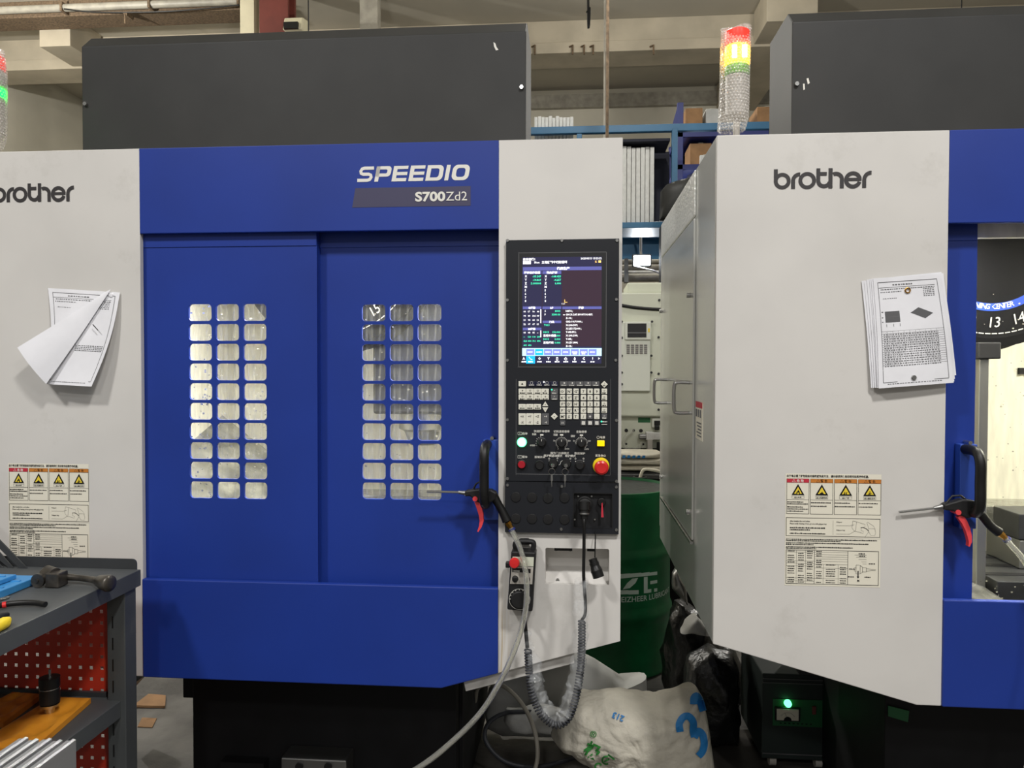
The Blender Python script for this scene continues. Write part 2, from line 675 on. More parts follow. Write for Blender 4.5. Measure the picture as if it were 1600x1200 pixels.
mat('stabilizer', (36, 44, 42), 0.5, spec=0.3)
mat('stab_green', (14, 92, 48), 0.5)
film('window_film', (215, 215, 205), 0.07, 0.15, streak=0.2, stretch=(110, 110, 9), lo=0.5, hi=0.7)
film('clear_plastic', (225, 228, 230), 0.08, 0.06, streak=0.2, stretch=(40, 40, 25), lo=0.5, hi=0.7, spec=0.8, bump=0.5, bscale=60)
film('clear_hose', (190, 190, 180), 0.3, 0.05, spec=1.0)
mat('hose_vinyl', (240, 240, 232), 0.03)
MATS['hose_vinyl'].node_tree.nodes['Principled BSDF'].inputs['Transmission Weight'].default_value = 0.87
MATS['hose_vinyl'].node_tree.nodes['Principled BSDF'].inputs['IOR'].default_value = 1.38
film('bubble_dome', (240, 236, 230), 0.20, 0.08, streak=0.35, stretch=(260, 260, 260), lo=0.45, hi=0.6, spec=1.0)
film('bubble_film', (232, 226, 220), 0.12, 0.12, streak=0.22, stretch=(160, 160, 160), lo=0.45, hi=0.6, spec=0.8)

# ------------------------------------------------------------------ room
CEIL, WALLY = 8.0, 18.0
struct(MB().box(-12, 12, -7, WALLY, -0.1, 0.0).build('floor', 'concrete_floor'))
struct(MB().box(-12, 12, -7, WALLY, CEIL, CEIL + 0.15).build('ceiling', 'plaster_ceiling'))
struct(MB().box(-12, 12, WALLY, WALLY + 0.2, 0, CEIL).build('wall_back', 'plaster'))
struct(MB().box(-12.2, -12, -7, WALLY, 0, CEIL).build('wall_left', 'plaster'))
struct(MB().box(12, 12.2, -7, WALLY, 0, CEIL).build('wall_right', 'plaster'))
# cross beams (with a lower flange) and length beams under the slab
ZB1 = (P(60, 107, 14.33).z + P(900, 84, 14.33).z) / 2
struct(MB().box(-12, 12, 14.4, 15.0, ZB1 + .05, CEIL).box(-12, 12, 14.33, 15.07, ZB1, ZB1 + .2).build('trim_1', 'concrete_beam', bevel=0.01))
struct(MB().box(-12, P(385, 20, 12.9).x, 12.9, 13.4, P(60, 27, 12.9).z, CEIL).build('trim_2', 'rust', bevel=0.01))
for k, (x0, x1) in enumerate(((-9.9, -9.3), (3.25, 4.1), (8.0, 8.6))):
    struct(MB().box(x0, x1, 13.4, 14.33, ZB1 + .04, CEIL).build('trim_%d' % (k + 3), 'concrete_beam', bevel=0.01))
    struct(MB().box(x0, x1, 15.07, WALLY, ZB1 + .04, CEIL).build('trim_%d' % (k + 11), 'concrete_beam', bevel=0.01))
struct(MB().box(-12, 12, WALLY - 0.15, WALLY, 7.55, 7.85).build('trim_6', 'pipe_grey'))
struct(MB().box(-12, 12, WALLY - 0.06, WALLY, 6.4, 6.55).build('trim_7', 'column_cream'))
# columns by the back wall
for k, (p0, p1, Y, mm) in enumerate(((405, 450, 11.9, 'column_red'), (375, 397, 12.3, 'column_cream'), (562, 590, 12.2, 'pipe_grey'))):
    a, b = P(p0, 20, Y).x, P(p1, 20, Y).x
    mb = MB()
    if mm == 'column_red':
        mb.box(a, b, Y, Y + 0.06, 0, CEIL).box(a + .14, b - .14, Y + 0.06, Y + 0.3, 0, CEIL).box(a, b, Y + 0.3, Y + 0.36, 0, CEIL)
    else:
        mb.box(a, b, Y, Y + 0.2, 0, CEIL)
    struct(mb.build('trim_%d' % (k + 8), mm, bevel=0.005))

# ceiling pipe run in front of the brown beam
PZ1 = P(60, 14, 12.78).z
pp = thing('conduit_pipe', (-8.0, 12.8, 7.6), 'grey conduit pipe run along the brown ceiling beam', 'pipe')
MB().tube([(-11.9, 12.78, PZ1), (P(374, 8, 12.78).x, 12.78, PZ1)], 0.065, 12).build('pipe', 'pipe_grey', pp, smooth=True)
for x in (-10.6, -9.0, -7.4, -5.8):
    MB().box(x, x + 0.04, 12.7, 12.9, PZ1 - .08, PZ1 + .08).build('clip', 'rust', pp)
YW = 12.7
w = spline([P(100, 14, YW), P(150, 19, YW), P(260, 18, YW), P(374, 8, YW)], 8)
MB().tube(w, 0.012, 6).build('wire', 'rubber', pp, smooth=True)
MB().prism([(P(188, 18, YW).x, P(188, 18, YW).z), (P(199, 18, YW).x, P(199, 18, YW).z), (P(198, 24, YW).x, P(198, 24, YW).z)], YW, YW + .2).tube(
    [P(195.5, 22, YW), P(195.5, 37, YW)], 0.016, 6).build('hook', 'rust', pp)

# hooks on the light cross beam
for px in (835, 894, 912, 926, 1020):
    p = P(px, 78, 14.3)
    h = MB().tube([(p.x - 0.05, 14.33, p.z + 0.07), (p.x + .01, 14.26, p.z + 0.07), (p.x + .01, 14.26, p.z - 0.1)], 0.018, 6).build('beam_hook', 'rust')
    tag(h, 'small dark hook on the pale ceiling beam', 'hook', 'hooks on the ceiling beam')

# threaded rod hanging in the gap
p = P(950, 100, 5.2)
rod = thing('hanging_rod', (p.x, 5.2, CEIL), 'thin rusty rod hanging from the ceiling behind the white panel', 'rod')
MB().tube([(p.x, 5.2, CEIL), (P(948.5, 213, 5.2).x, 5.2, 2.75)], 0.011, 8).build('rod', 'rust', rod, smooth=True)
MB().box(p.x - .06, p.x + .06, 5.14, 5.26, CEIL - 0.015, CEIL).build('ceiling_plate', 'rust', rod)
wp = [P(919, -60, 7), P(919, 0, 7), P(921, 12, 7), P(917, 20, 7)]
wp[0].z = CEIL
tag(MB().tube(spline(wp, 6), 0.012, 6).build('dangling_wire', 'rubber', smooth=True), 'short dark loose wire dangling from the ceiling', 'wire')

# wall lamp on the red column
a = P(455, 33, 11.7)
wl = thing('flood_lamp', (a.x, 11.8, a.z), 'beige boxy flood lamp aimed down beside the red column', 'lamp')
b0, b1 = P(441, 46, 11.5), P(471, 23, 11.5)
MB().prism([(11.5, b0.z), (11.58, b1.z), (11.85, b1.z + .05), (11.85, b0.z)], b0.x, b1.x, 'x').build('housing', 'column_cream', wl, bevel=0.02)
MB().box(b0.x + .03, b1.x - .05, 11.47, 11.52, b0.z + .0, b0.z + .1).build('opening', 'rubber', wl)
MB().box(b0.x - .02, b0.x + .06, 11.8, 11.9, b0.z + .05, b0.z + .12).build('bracket', 'rust', wl)

for lx, ly, lz, lw in FILL_BULBS:  # bodies for the added fill lights, placed where the camera misses them
    t = thing('fill_bulb', (lx, ly, lz), 'added bare bulb on a cord, out of view, brightening the back of the hall', 'lamp', 'added fill bulbs at the back')
    MB().lathe([(.02, .13), (.035, .11), (.035, .10), (.02, .10)], (lx, ly, lz), 'z', 16).build('socket', 'paint_black', t)
    MB().tube([(lx, ly, lz + .13), (lx, ly, CEIL)], 0.006, 8).build('cord', 'rubber', t)
    MB().lathe([(.004, -.0), (.035, .012), (.05, .045), (.04, .08), (.022, .10)], (lx, ly, lz), 'z', 20).build('bulb', 'bulb', t, smooth=True)
# high-bay lamps that light the hall
for k, (lx, ly, lz, lw) in enumerate(HALL_LAMPS):
    t = thing('high_bay_lamp', (lx, ly, lz), 'round high-bay lamp hung from the hall ceiling', 'lamp', 'high-bay hall lamps')
    MB().lathe([(0.33, 0.0), (0.33, 0.02), (0.14, 0.2), (0.12, 0.34), (0.03, 0.36)], (lx, ly, lz), 'z', 28).build('housing', 'paint_dark', t, smooth=True)
    MB().tube([(lx, ly, lz + .34), (lx, ly, CEIL)], 0.01, 8).build('stem', 'steel_dull', t)
# ------------------------------------------------------------------ machining centre (built at the left machine's place)
XA, XB, XC, XL = -1.1919, -0.2006, 0.1224, -1.7656
SX = 2.1285                       # the second machine stands this far to the right
ZT, ZH, ZLP, ZB, ZCH = 2.0966, 1.8637, 0.9108, 0.6362, 0.7774
Y2 = 3.24                         # rear of the enclosure

ROOT = thing('machining_center', (-0.8, 2.6, 0), 'blue and white machining centre with closed doors of small rounded windows', 'machine', 'machining centres')

# front panels
xch = XA - 0.06
LP = MB().prism([(XL, ZCH), (xch, ZB), (XA, ZB), (XA, ZT), (XL, ZT)], D, D + 0.017).build('left_panel', 'paint_white', ROOT, bevel=0.002)
n0, n1 = P(852, 912.5, D), P(952, 858, D)
NX0, NX1, NZ0, NZ1 = n0.x, n1.x, n0.z, n1.z
zr = lambda x: ZB + (ZCH - ZB) * (x - P(690, 1073).x) / (XC - P(690, 1073).x)
RP = MB().holes([(XB, zr(XB)), (XC, ZCH), (XC, ZT), (XB, ZT)],
                [rrect(NX0, NX1, NZ0, NZ1, 0.004, 2)], D, D + 0.017).build('right_panel', 'paint_white_stained', ROOT)
# skirt flange under the right panel
MB().prism([(P(722, 1062).x, zr(P(722, 1062).x) - .002), (XC - .12, zr(XC - .12) - .002), (XC - .12, zr(XC - .12) - .036), (P(726, 1062).x, zr(P(722, 1062).x) - .034)],
           D + 0.02, D + 0.06).build('skirt_flange', 'paint_white', ROOT, bevel=0.002)
HD = MB().box(XA, XB, D - 0.001, D + 0.016, ZH, ZT).build('header_panel', 'paint_blue', ROOT, bevel=0.002)
LW = MB().prism([(XA, ZB), (P(690, 1073).x, ZB), (XB, zr(XB)), (XB, ZLP), (XA, ZLP)], D - 0.006, D + 0.012).build('lower_panel', 'paint_blue', ROOT, bevel=0.003)
# niche in the right panel
nich = MB()
yb = D + 0.075
nich.add([(NX0, D + .015, NZ0), (NX1, D + .015, NZ0), (NX1, D + .015, NZ1), (NX0, D + .015, NZ1),
          (NX0, yb, NZ0 + .03), (NX1, yb, NZ0 + .03), (NX1, yb, NZ1), (NX0, yb, NZ1)],
         [(4, 5, 6, 7), (0, 1, 5, 4), (1, 2, 6, 5), (2, 3, 7, 6), (3, 0, 4, 7)])
NI = nich.build('niche', 'paint_white', ROOT)
MB().prism([(x, y) for x, y in arc(P(880, 860).x, D + .02, .024, 0, 180, 10)], NZ1 - .012, NZ1 - .004, 'z').build('grommet', 'rubber', NI)
MB().prism([(x, y) for x, y in arc(P(924, 862).x, D + .02, .011, 0, 180, 10)], NZ1 - .012, NZ1 - .004, 'z').build('grommet', 'rubber', NI)
for px in (868.5, 891):
    MB().lathe([(.0035, 0), (.0035, .012), (.002, .014)], (P(px, 866).x, D + .035, NZ1 - .016), 'z', 10).build('screw', 'steel', NI)
q = P(871.5, 905, D + .04)
MB().lathe([(.0055, -.02), (.0055, .022), (.003, .026)], (q.x, D + .04, q.z), 'y', 12).build('pin', 'steel_dull', NI, smooth=True)

# sliding doors with window panes
YD1, YD2 = D + 0.019, D + 0.05
pxs = (P(671, 628, YD2).x - P(584, 628, YD2).x) / 2
pzs = (P(627, 489, YD2).z - P(627, 768, YD2).z) / 9
PW, PH, PR = 0.0655, 0.0462, 0.0105


def door(name, x0, x1, Y, cx, cz):
    hs, cs = [], []
    for j in range(10):
        for i in range(3):
            x, z = cx + (i - 1) * pxs, cz + (4.5 - j) * pzs
            hs.append(rrect(x - PW / 2, x + PW / 2, z - PH / 2, z + PH / 2, PR, 4))
            cs.append((x, z))
    z0, z1 = ZLP - 0.03, ZH + 0.035
    d = MB().holes([(x0, z0), (x1, z0), (x1, z1), (x0, z1)], hs, Y, Y + 0.008).build(name, 'paint_blue', ROOT)
    # folded rim behind the edges and the stiffening fold along the top
    for a, b in ((x0, x0 + .012), (x1 - .012, x1)):
        MB().box(a, b, Y + .004, Y + .024, z0, z1).build('edge_fold', 'paint_blue', d)
    zt = P(630, 386, Y).z if Y > D + .03 else P(360, 385.5, Y).z
    MB().box(x0 + .001, x1 - .001, Y - .0022, Y + .003, zt, z1 - .002).build('top_fold', 'paint_blue', d, bevel=.001)
    pane = MB().prism(rrect(-PW / 2 - .001, PW / 2 + .001, -PH / 2 - .001, PH / 2 + .001, PR, 4), 0, 0.003).mesh('window_pane')
    for x, z in cs:
        place('window_pane', pane, 'window_film', d, loc=(x, Y + 0.009, z))
    return d, cs


cl = P(356, 627.5, YD1)
cr = P(627.5, 628.5, YD2)
DL, csl = door('sliding_door', XA - 0.03, P(496, 640, YD1).x, YD1, cl.x, cl.z)
DR, csr = door('sliding_door', P(478, 640, YD2).x, XB + 0.005, YD2, cr.x, cr.z)
# handle: blue mounting block and black tube bow standing off the door edge
hx = XB - 0.032
hz0, hz1 = P(765, 789, D - .03).z, P(765, 697, D - .03).z
MB().box(hx - .012, hx + .03, YD2 - 0.03, YD2, hz0 - .05, hz1 + .012).build('handle_block', 'paint_blue_light', DR, bevel=.002)
yo = YD2 - 0.105
MB().tube(spline([(hx, YD2 - .03, hz1), (hx, YD2 - .07, hz1), (hx, yo + .012, hz1 - .006), (hx, yo, hz1 - .03), (hx, yo, (hz0 + hz1) / 2), (hx, yo, hz0 + .03),
                  (hx, yo + .012, hz0 + .006), (hx, YD2 - .07, hz0), (hx, YD2 - .03, hz0)], 6), 0.0125, 14).build('door_handle', 'rubber', DR, smooth=True)
MB().lathe([(.005, -.03), (.005, 0), (.003, .004)], (XB - .02, YD2 - .002, hz1 + .016), 'y', 10).build('screw', 'steel', DR)

# enclosure behind the doors
MB().holes([(-1.40, .74), (-.12, .74), (-.12, 2.06), (-1.40, 2.06)],
           [[(-1.16, .80), (XB - .03, .80), (XB - .03, 1.84), (-1.16, 1.84)]], D + .085, D + .105).build('inner_frame', 'interior_white', ROOT)
for z in (ZH + .04, ZLP - .09):
    MB().box(XA - .02, XB + .02, D + .02, D + .085, z, z + .01).build('door_rail', 'steel_dull', ROOT)
ix0, ix1, iy0, iy1, iz0 = -1.44, -0.13, D + .106, 3.12, 0.66
MB().add([(ix0, iy0, iz0), (ix1, iy0, iz0), (ix1, iy1, iz0 + .05), (ix0, iy1, iz0 + .05), (ix0, iy0, 2.09), (ix1, iy0, 2.09), (ix1, iy1, 2.4), (ix0, iy1, 2.4)],
         [(0, 1, 2, 3), (2, 6, 7, 3), (0, 3, 7, 4), (1, 5, 6, 2)]).build('inner_shell', 'interior_white', ROOT)
# chip guards sloping down to the table
MB().add([(ix0, 2.15, 1.02), (-.86, 2.15, .80), (-.86, 3.0, .86), (ix0, 3.0, 1.30)], [(0, 1, 2, 3)]).build('chip_guard', 'wet_metal', ROOT)
MB().add([(ix1, 2.15, 1.02), (-.18, 2.15, .80), (-.18, 3.0, .86), (ix1, 3.0, 1.30)], [(0, 1, 2, 3)]).build('chip_guard', 'wet_metal', ROOT)
MB().box(-.888, -.86, 2.44, 2.47, .80, 1.527).build('guard_post', 'steel_dull', ROOT, bevel=.002)
MB().box(-.897, -.83, 2.43, 2.49, 1.527, 1.578).build('post_bracket', 'paint_black', ROOT, bevel=.004)
tb = MB().box(-.847, -.16, 2.40, 2.80, .76, .852).build('work_table', 'cast_dark', ROOT, bevel=.003)
for k in range(3):
    MB().box(-.847, -.16, 2.47 + k * .11, 2.50 + k * .11, .8521, .8535).build('table_slot', 'paint_black', tb)
MB().box(-.86, -.15, 2.385, 2.402, .70, .775).build('table_apron', 'steel_dull', tb)
vz = MB().box(-.70, -.34, 2.55, 2.75, .8535, .945).build('vise', 'steel_dull', ROOT, bevel=.003)
MB().box(-.705, -.335, 2.548, 2.70, .948, 1.03).build('vise_jaw', 'cast_dark', vz, bevel=.003)
MB().box(ix0, ix1, 2.96, 3.12, .90, .985).build('rear_ledge', 'wet_metal', ROOT, bevel=.004)
MB().box(-.40, -.24, 3.105, 3.12, 1.475, 1.50).build('rear_slot', 'paint_black', ROOT)

# tool magazine disc with pocket numbers
MX, MY, MZ, MR = -0.818, 2.51, 1.893, 0.255
MG = MB().lathe([(.328, .05), (.328, .004), (.30, 0), (.05, 0)], (MX, MY, MZ), 'y', 72).build('tool_magazine', 'disc_black', ROOT)
MB().lathe([(.345, .12), (.30, .055), (.1, .055)], (MX, MY, MZ), 'y', 60).build('magazine_cone', 'paint_black', MG)
band = MB()
for k in range(90):
    a0, a1 = 2 * math.pi * k / 90, 2 * math.pi * (k + 1) / 90
    q = [(MX + r * math.sin(a), MZ - r * math.cos(a)) for r, a in ((.190, a0), (.214, a0), (.214, a1), (.190, a1))]
    band.flat(q, MY - .0008)
band.build('blue_band', 'paint_blue', MG)
num = MB()
for k in range(21):
    a = math.radians(2 + (k + 1 - 13) * 360 / 21)
    num.text(str(k + 1), MX + (MR + .010) * math.sin(a), MZ - (MR + .010) * math.cos(a), .046, MY - .0012, 'c', .001, 3, a, .9, .15)
ring = MB()
for k in range(90):
    a0, a1 = 2 * math.pi * k / 90, 2 * math.pi * (k + .8) / 90
    ring.flat([(MX + r * math.sin(a), MZ - r * math.cos(a)) for r, a in ((.284, a0), (.287, a0), (.287, a1), (.284, a1))], MY - .001)
num.add(ring.v, ring.f)
num.build('pocket_numbers', 'number_grey', MG)
mc = MB()
for rep in range(3):
    s = 'MACHINING CENTER'
    for i, ch in enumerate(s):
        a = math.radians(17 + rep * 120 + (i - len(s) + 1) * 3.0)
        if ch != ' ':
            mc.text(ch, MX + .208 * math.sin(a), MZ - .208 * math.cos(a), .0235, MY - .0016, 'c', .008, 1, a, 1, .15)
mc.build('band_lettering', 'number_grey', MG, kind='stuff')

# enclosure: side panels, top, rear, hood, base
SL = MB().box(XL, XL + .012, D + .017, Y2, ZCH, ZT).build('side_panel', 'side_metal', ROOT, bevel=.002)
MB().box(XC - .012, XC, D + .017, Y2, ZCH, ZT).build('side_panel', 'paint_white', ROOT)
MB().box(XL + .012, XC - .012, D + .017, D + .26, ZT - .012, ZT).box(XL + .012, XC - .012, D + .62, Y2, ZT - .012, ZT).build('top_plate', 'paint_white', ROOT)
MB().box(XL, XC - .03, Y2, Y2 + .012, ZCH + .05, ZT).build('rear_panel', 'paint_white', ROOT)
# raised service door on the left side, seams and pull handles
ya, yb2 = PX(1086, 600, XL + SX).y, PX(1038, 600, XL + SX).y
zt0 = PX(1087, 340, XL + SX).z
zb0 = PX(1084, 844, XL + SX).z
SD = MB().box(XL - .007, XL, ya, yb2, zb0, zt0 - .004).build('service_door', 'side_metal', SL, bevel=.003)
MB().box(XL - .006, XL, ya, Y2 - .03, zt0 + .004, ZT - .004).build('service_plate', 'side_metal_rough', SL, bevel=.003)
MB().box(XL - .012, XL - .002, ya, yb2 + .02, zb0 - .012, zb0 - .004).build('drip_edge', 'steel', SL)
for (p0, q0, p1, q1) in ((1068, 598, 1069, 646), (1028, 593, 1029, 629)):
    a_, b_ = PX(p0 + 16, q0, XL + SX), PX(p0 + 16, q1, XL + SX)
    yy = a_.y + (0.03 if p0 > 1050 else -.02)
    MB().tube(spline([(XL - .007, yy, a_.z), (XL - .045, yy, a_.z), (XL - .055, yy, a_.z - .012), (XL - .055, yy, b_.z + .012), (XL - .045, yy, b_.z), (XL - .007, yy, b_.z)], 5),
              .006, 10).build('pull_handle', 'steel', SL, smooth=True)
for (p0, q0) in ((1083, 461), (1038, 486), (1082, 800), (1038, 745)):
    a_ = PX(p0, q0, XL + SX)
    MB().lathe([(.008, -.016), (.008, -.004), (.005, 0)], (XL - .004, a_.y, a_.z), 'x', 12).build('door_screw', 'steel', SL, smooth=True)
a_, b_ = PX(1088, 627, XL + SX), PX(1098, 690, XL + SX)
WS = MB().box(XL - .0012, XL, b_.y, a_.y, b_.z, a_.z).build('side_label', 'label_paper', SL)
# hood over the magazine
hy, hx0, hx1 = 2.236, P(128, 150, 2.236).x, P(822, 150, 2.236).x
hzt = P(128, 73, 2.236).z
HO = MB().prism([(hy, ZT - .01), (hy + .25, ZT - .01), (hy + .25, hzt + .045), (hy + .047, hzt + .045), (hy, hzt)], hx0, hx1, 'x').build('hood', 'paint_dark', ROOT, bevel=.0025)
MB().box(hx0 + .42, hx1 - .1, hy + .25, Y2 - .1, ZT, hzt - .05).build('hood_rear', 'paint_dark', ROOT)
for px, py in ((134.5, 163), (815, 137)):
    a_ = P(px, py, hy)
    MB().lathe([(.006, -.008), (.007, -.002), (.007, 0)], (a_.x, hy, a_.z), 'y', 10).build('hood_bolt', 'steel', HO, smooth=True)
# base
BX0, BX1 = -1.21, -.36
BS = MB().box(BX0, BX1, 2.30, 3.15, .05, ZB + .06).build('base', 'paint_black', ROOT, bevel=.004)
MB().box(BX0 - .3, BX1 + .3, 2.12, 3.2, ZB + .02, ZB + .05).build('under_tray', 'paint_black', ROOT)
for x in (BX0 + .08, BX1 - .08):
    for y in (2.42, 3.0):
        MB().lathe([(.07, 0), (.07, .025), (.03, .03), (.03, .35)], (x, y, 0), 'z', 20).build('levelling_foot', 'cast_dark', BS, smooth=True)
MB().box(BX0 + .02, BX0 + .07, 2.31, 3.1, 0, .36).build('frame_leg', 'paint_black', BS)
MB().box(BX1 - .04, BX1 + .012, 2.35, 2.40, 0, .66).build('frame_leg', 'paint_black', BS)
MB().box(P(344, 1190, 2.26).x, P(412, 1190, 2.26).x, 2.26, 2.3, .0, P(380, 1192, 2.26).z).build('coolant_box', 'paint_black', BS)
cb = MB().box(P(439, 1190, 2.22).x, P(541, 1190, 2.22).x, 2.22, 2.3, .0, P(480, 1186, 2.22).z).build('chip_drawer', 'steel_dull', BS, bevel=.004)
for px in (468, 513):
    a_ = P(px, 1197, 2.22)
    MB().lathe([(.012, -.006), (.012, 0), (.004, 0)], (a_.x, 2.22, a_.z), 'y', 14).build('drawer_bolt', 'rubber', BS)

# signal tower
ty = 2.10
tw = P(1151, 150, ty)
TX = tw.x - SX
TZ = lambda py: P(1151, py, ty).z


def tower(root, lit, dx):
    t = MB().lathe([(.026, ZT), (.026, ZT + .008), (.009, ZT + .012), (.009, TZ(186)), (.022, TZ(184)), (.030, TZ(180)), (.030, TZ(120)), (.028, TZ(119)), (.028, TZ(52))],
                   (TX + dx, ty, 0), 'z', 24).build('signal_tower', 'lens_grey', root, smooth=True)
    for nm, p0, p1, mm, hot in (('red_lens', 72, 49, 'lens_red', 0), ('amber_lens', 102, 73, 'lens_amber' if lit == 'amber' else 'lens_grey', lit == 'amber'),
                                ('green_lens', 119, 103, 'lens_green_lit' if lit == 'green' else 'lens_green', lit == 'green')):
        MB().lathe([(.0305, TZ(p0)), (.032, TZ(p0) + .003), (.032, TZ(p1) - .003), (.029, TZ(p1))], (TX + dx, ty, 0), 'z', 28).build(nm, mm, t, smooth=True)
        if hot:
            for s in (-1, 1):
                a_ = (TX + dx + s * .013, ty - .0305, 0)
                MB().box(a_[0] - .006, a_[0] + .006, ty - .0345, ty - .03, TZ(p0) + .008, TZ(p1) - .008).build('glow_strip', 'lens_amber_core' if lit == 'amber' else 'lens_green_core', t, bevel=.002)
    return t


def lettering_brother(parent, px, py):
    a_, b_ = P(1208.8, 300, D), P(1361, 300, D)
    k = (b_.x - a_.x) / (1440 - 158)
    x0 = a_.x - SX
    z0 = P(1285, 294.6, D).z      # baseline
    U = lambda u, v: (x0 + (u - 158) * k, z0 + (462 - v) * k)
    mb = MB()
    cnt = [0]

    def y():
        cnt[0] += 1
        return D - 0.0008 - cnt[0] * 0.00004

    def stem(u0, u1, v0, v1):
        a, b = U(u0, v1), U(u1, v0)
        mb.rect(a[0], b[0], a[1], b[1], y())

    def bow(u, v, ro, ri, a0, a1, n=28):
        c = U(u, v)
        mb.ribbon(arc(c[0], c[1], (ro + ri) / 2 * k, a0, a1, n), (ro - ri) * k, y())
    stem(158, 210, 191, 353)
    bow(270, 353, 112, 61, 0, 360, 40)
    stem(388, 440, 350, 462)
    bow(500, 352, 112, 60, 180, 86)
    bow(600, 352, 116, 66, 0, 360, 40)
    stem(720, 771, 190, 356)
    stem(770, 857, 240, 290)
    bow(822, 356, 102, 50, 180, 345)
    stem(880, 932, 190, 462)
    bow(978, 344, 104, 52, 118, 0)
    stem(1029, 1081, 342, 462)
    bow(1200, 353, 115, 64, 8, 343, 40)
    stem(1130, 1312, 326, 366)
    stem(1322, 1373, 350, 462)
    bow(1438, 350, 115, 64, 180, 88)
    return mb.build('brand_lettering', 'logo_dark', parent)


lettering_brother(LP, 0, 0)


def lettering_speedio(parent):
    a_, b_ = P(558, 284, D), P(735, 284, D)
    k = (b_.x - a_.x) / (1420 - 130)
    z0 = P(640, 283.2, D).z
    H = 172.0
    mb = MB()
    yy = D - 0.0018

    def pt(u, h):
        return (a_.x + (u - 130 + 0.19 * h) * k, z0 + h * k)

    def poly(ps, ox):
        mb.flat([pt(ox + x, h) for x, h in ps], yy)

    def stroke(ps, ox, w):
        mb.ribbon([pt(ox + x, h) for x, h in ps], w * k, yy)

    def frame(ox, w, h0, h1, sw, sh, r, sq=False):
        o = rrect(0, w, h0, h1, r, 6)
        i = rrect(sw, w - sw, h0 + sh, h1 - sh, max(4, r - 25), 6)
        if sq:     # square corners on the stem side
            o = [(x if x > w / 2 else 0, h if x > w / 2 else (h1 if h > (h0 + h1) / 2 else h0)) for x, h in o]
            i = [(x if x > w / 2 else sw, h if x > w / 2 else (h1 - sh if h > (h0 + h1) / 2 else h0 + sh)) for x, h in i]
        n = len(o)
        for j in range(n):
            q = [o[j], o[(j + 1) % n], i[(j + 1) % n], i[j]]
            poly(q, ox)
    w = 36
    s_pts = [(168, H - 18), (60, H - 18), (34, H - 26), (22, H - 52), (30, H - 76), (56, H - 86), (118, H - 86), (144, 76), (154, 52), (142, 27), (116, 18), (0, 18)]
    stroke(s_pts, 130, w)
    poly([(0, 0), (44, 0), (44, H), (0, H)], 328)
    frame(328, 174, 55, H, 44, 36, 40, True)
    for ox in (525, 718):
        poly([(0, 0), (46, 0), (46, H), (0, H)], ox)
        for h0 in (0, 68, H - 36):
            poly([(44, h0), (166, h0), (166, h0 + 36), (44, h0 + 36)], ox)
    frame(910, 188, 0, H, 46, 36, 52, True)
    poly([(0, 0), (44, 0), (44, H), (0, H)], 1125)
    frame(1200, 192, 0, H, 46, 36, 56)
    mb.build('series_lettering', 'ink_white', parent)
    p = [P(550.5, 324), P(735.5, 321.5), P(735.5, 291), P(555.5, 292.5)]
    pl = MB().flat([(p[0].x, p[1].z), (p[1].x, p[1].z), (p[2].x, p[2].z), (p[3].x, p[2].z)], D - .0016)
    pl.build('model_plate', 'logo_band', parent)
    t = MB()
    zb_ = P(690, 314, D).z
    sz = (P(690, 300, D).z - zb_) / 0.7
    xs0, xs1 = P(649, 310).x, P(696, 310).x
    vs, _ = text_shape('S700', .034, 4)
    tw_ = (max(v[0] for v in vs) - min(v[0] for v in vs)) * sz
    t.text('S700', xs0, zb_, sz, D - .003, 'l', .034, 4, 0, (xs1 - xs0) / tw_)
    vs, _ = text_shape('Zd2', 0, 4)
    tw_ = (max(v[0] for v in vs) - min(v[0] for v in vs)) * sz
    xs2 = P(730, 310).x
    t.text('Zd2', xs1 + .002, zb_, sz, D - .003, 'l', 0, 4, 0, (xs2 - xs1 - .002) / tw_)
    t.build('model_lettering', 'ink_white', parent)


lettering_speedio(HD)

# ------------------------------------------------------------------ safety label on the left panel
LBX, LBZ = P(1227.5, 741, D).x - SX, P(1300, 740.5, D).z
lk = (P(1377, 830, D).x - P(1227.5, 830, D).x) / 1410
lkz = (P(1300, 741, D).z - P(1300, 917, D).z) / 1675
yl = D - .0005


def L_(u, v):
    return LBX + u * lk, LBZ - v * lkz


def lrect(mb, u0, v0, u1, v1, dy=.0003):
    a, b = L_(u0, v1), L_(u1, v0)
    mb.rect(a[0], b[0], a[1], b[1], yl - dy)


def lbox(mb, u0, v0, u1, v1, w=7, dy=.0004):
    lrect(mb, u0, v0, u1, v0 + w, dy)
    lrect(mb, u0, v1 - w, u1, v1, dy)
    lrect(mb, u0, v0, u0 + w, v1, dy)
    lrect(mb, u1 - w, v0, u1, v1, dy)


def ltext(mb, s, u, v, h, align='l', bold=.02, fit=None):
    p = L_(u, v)
    vs, _ = text_shape(s, bold, 1)
    w = max(a[0] for a in vs) - min(a[0] for a in vs)
    sx = (fit * lk) / (w * h * lkz) if fit else 1.0
    mb.text(s, p[0], p[1], h * lkz, yl - .0005, align, bold, 1, 0, sx)


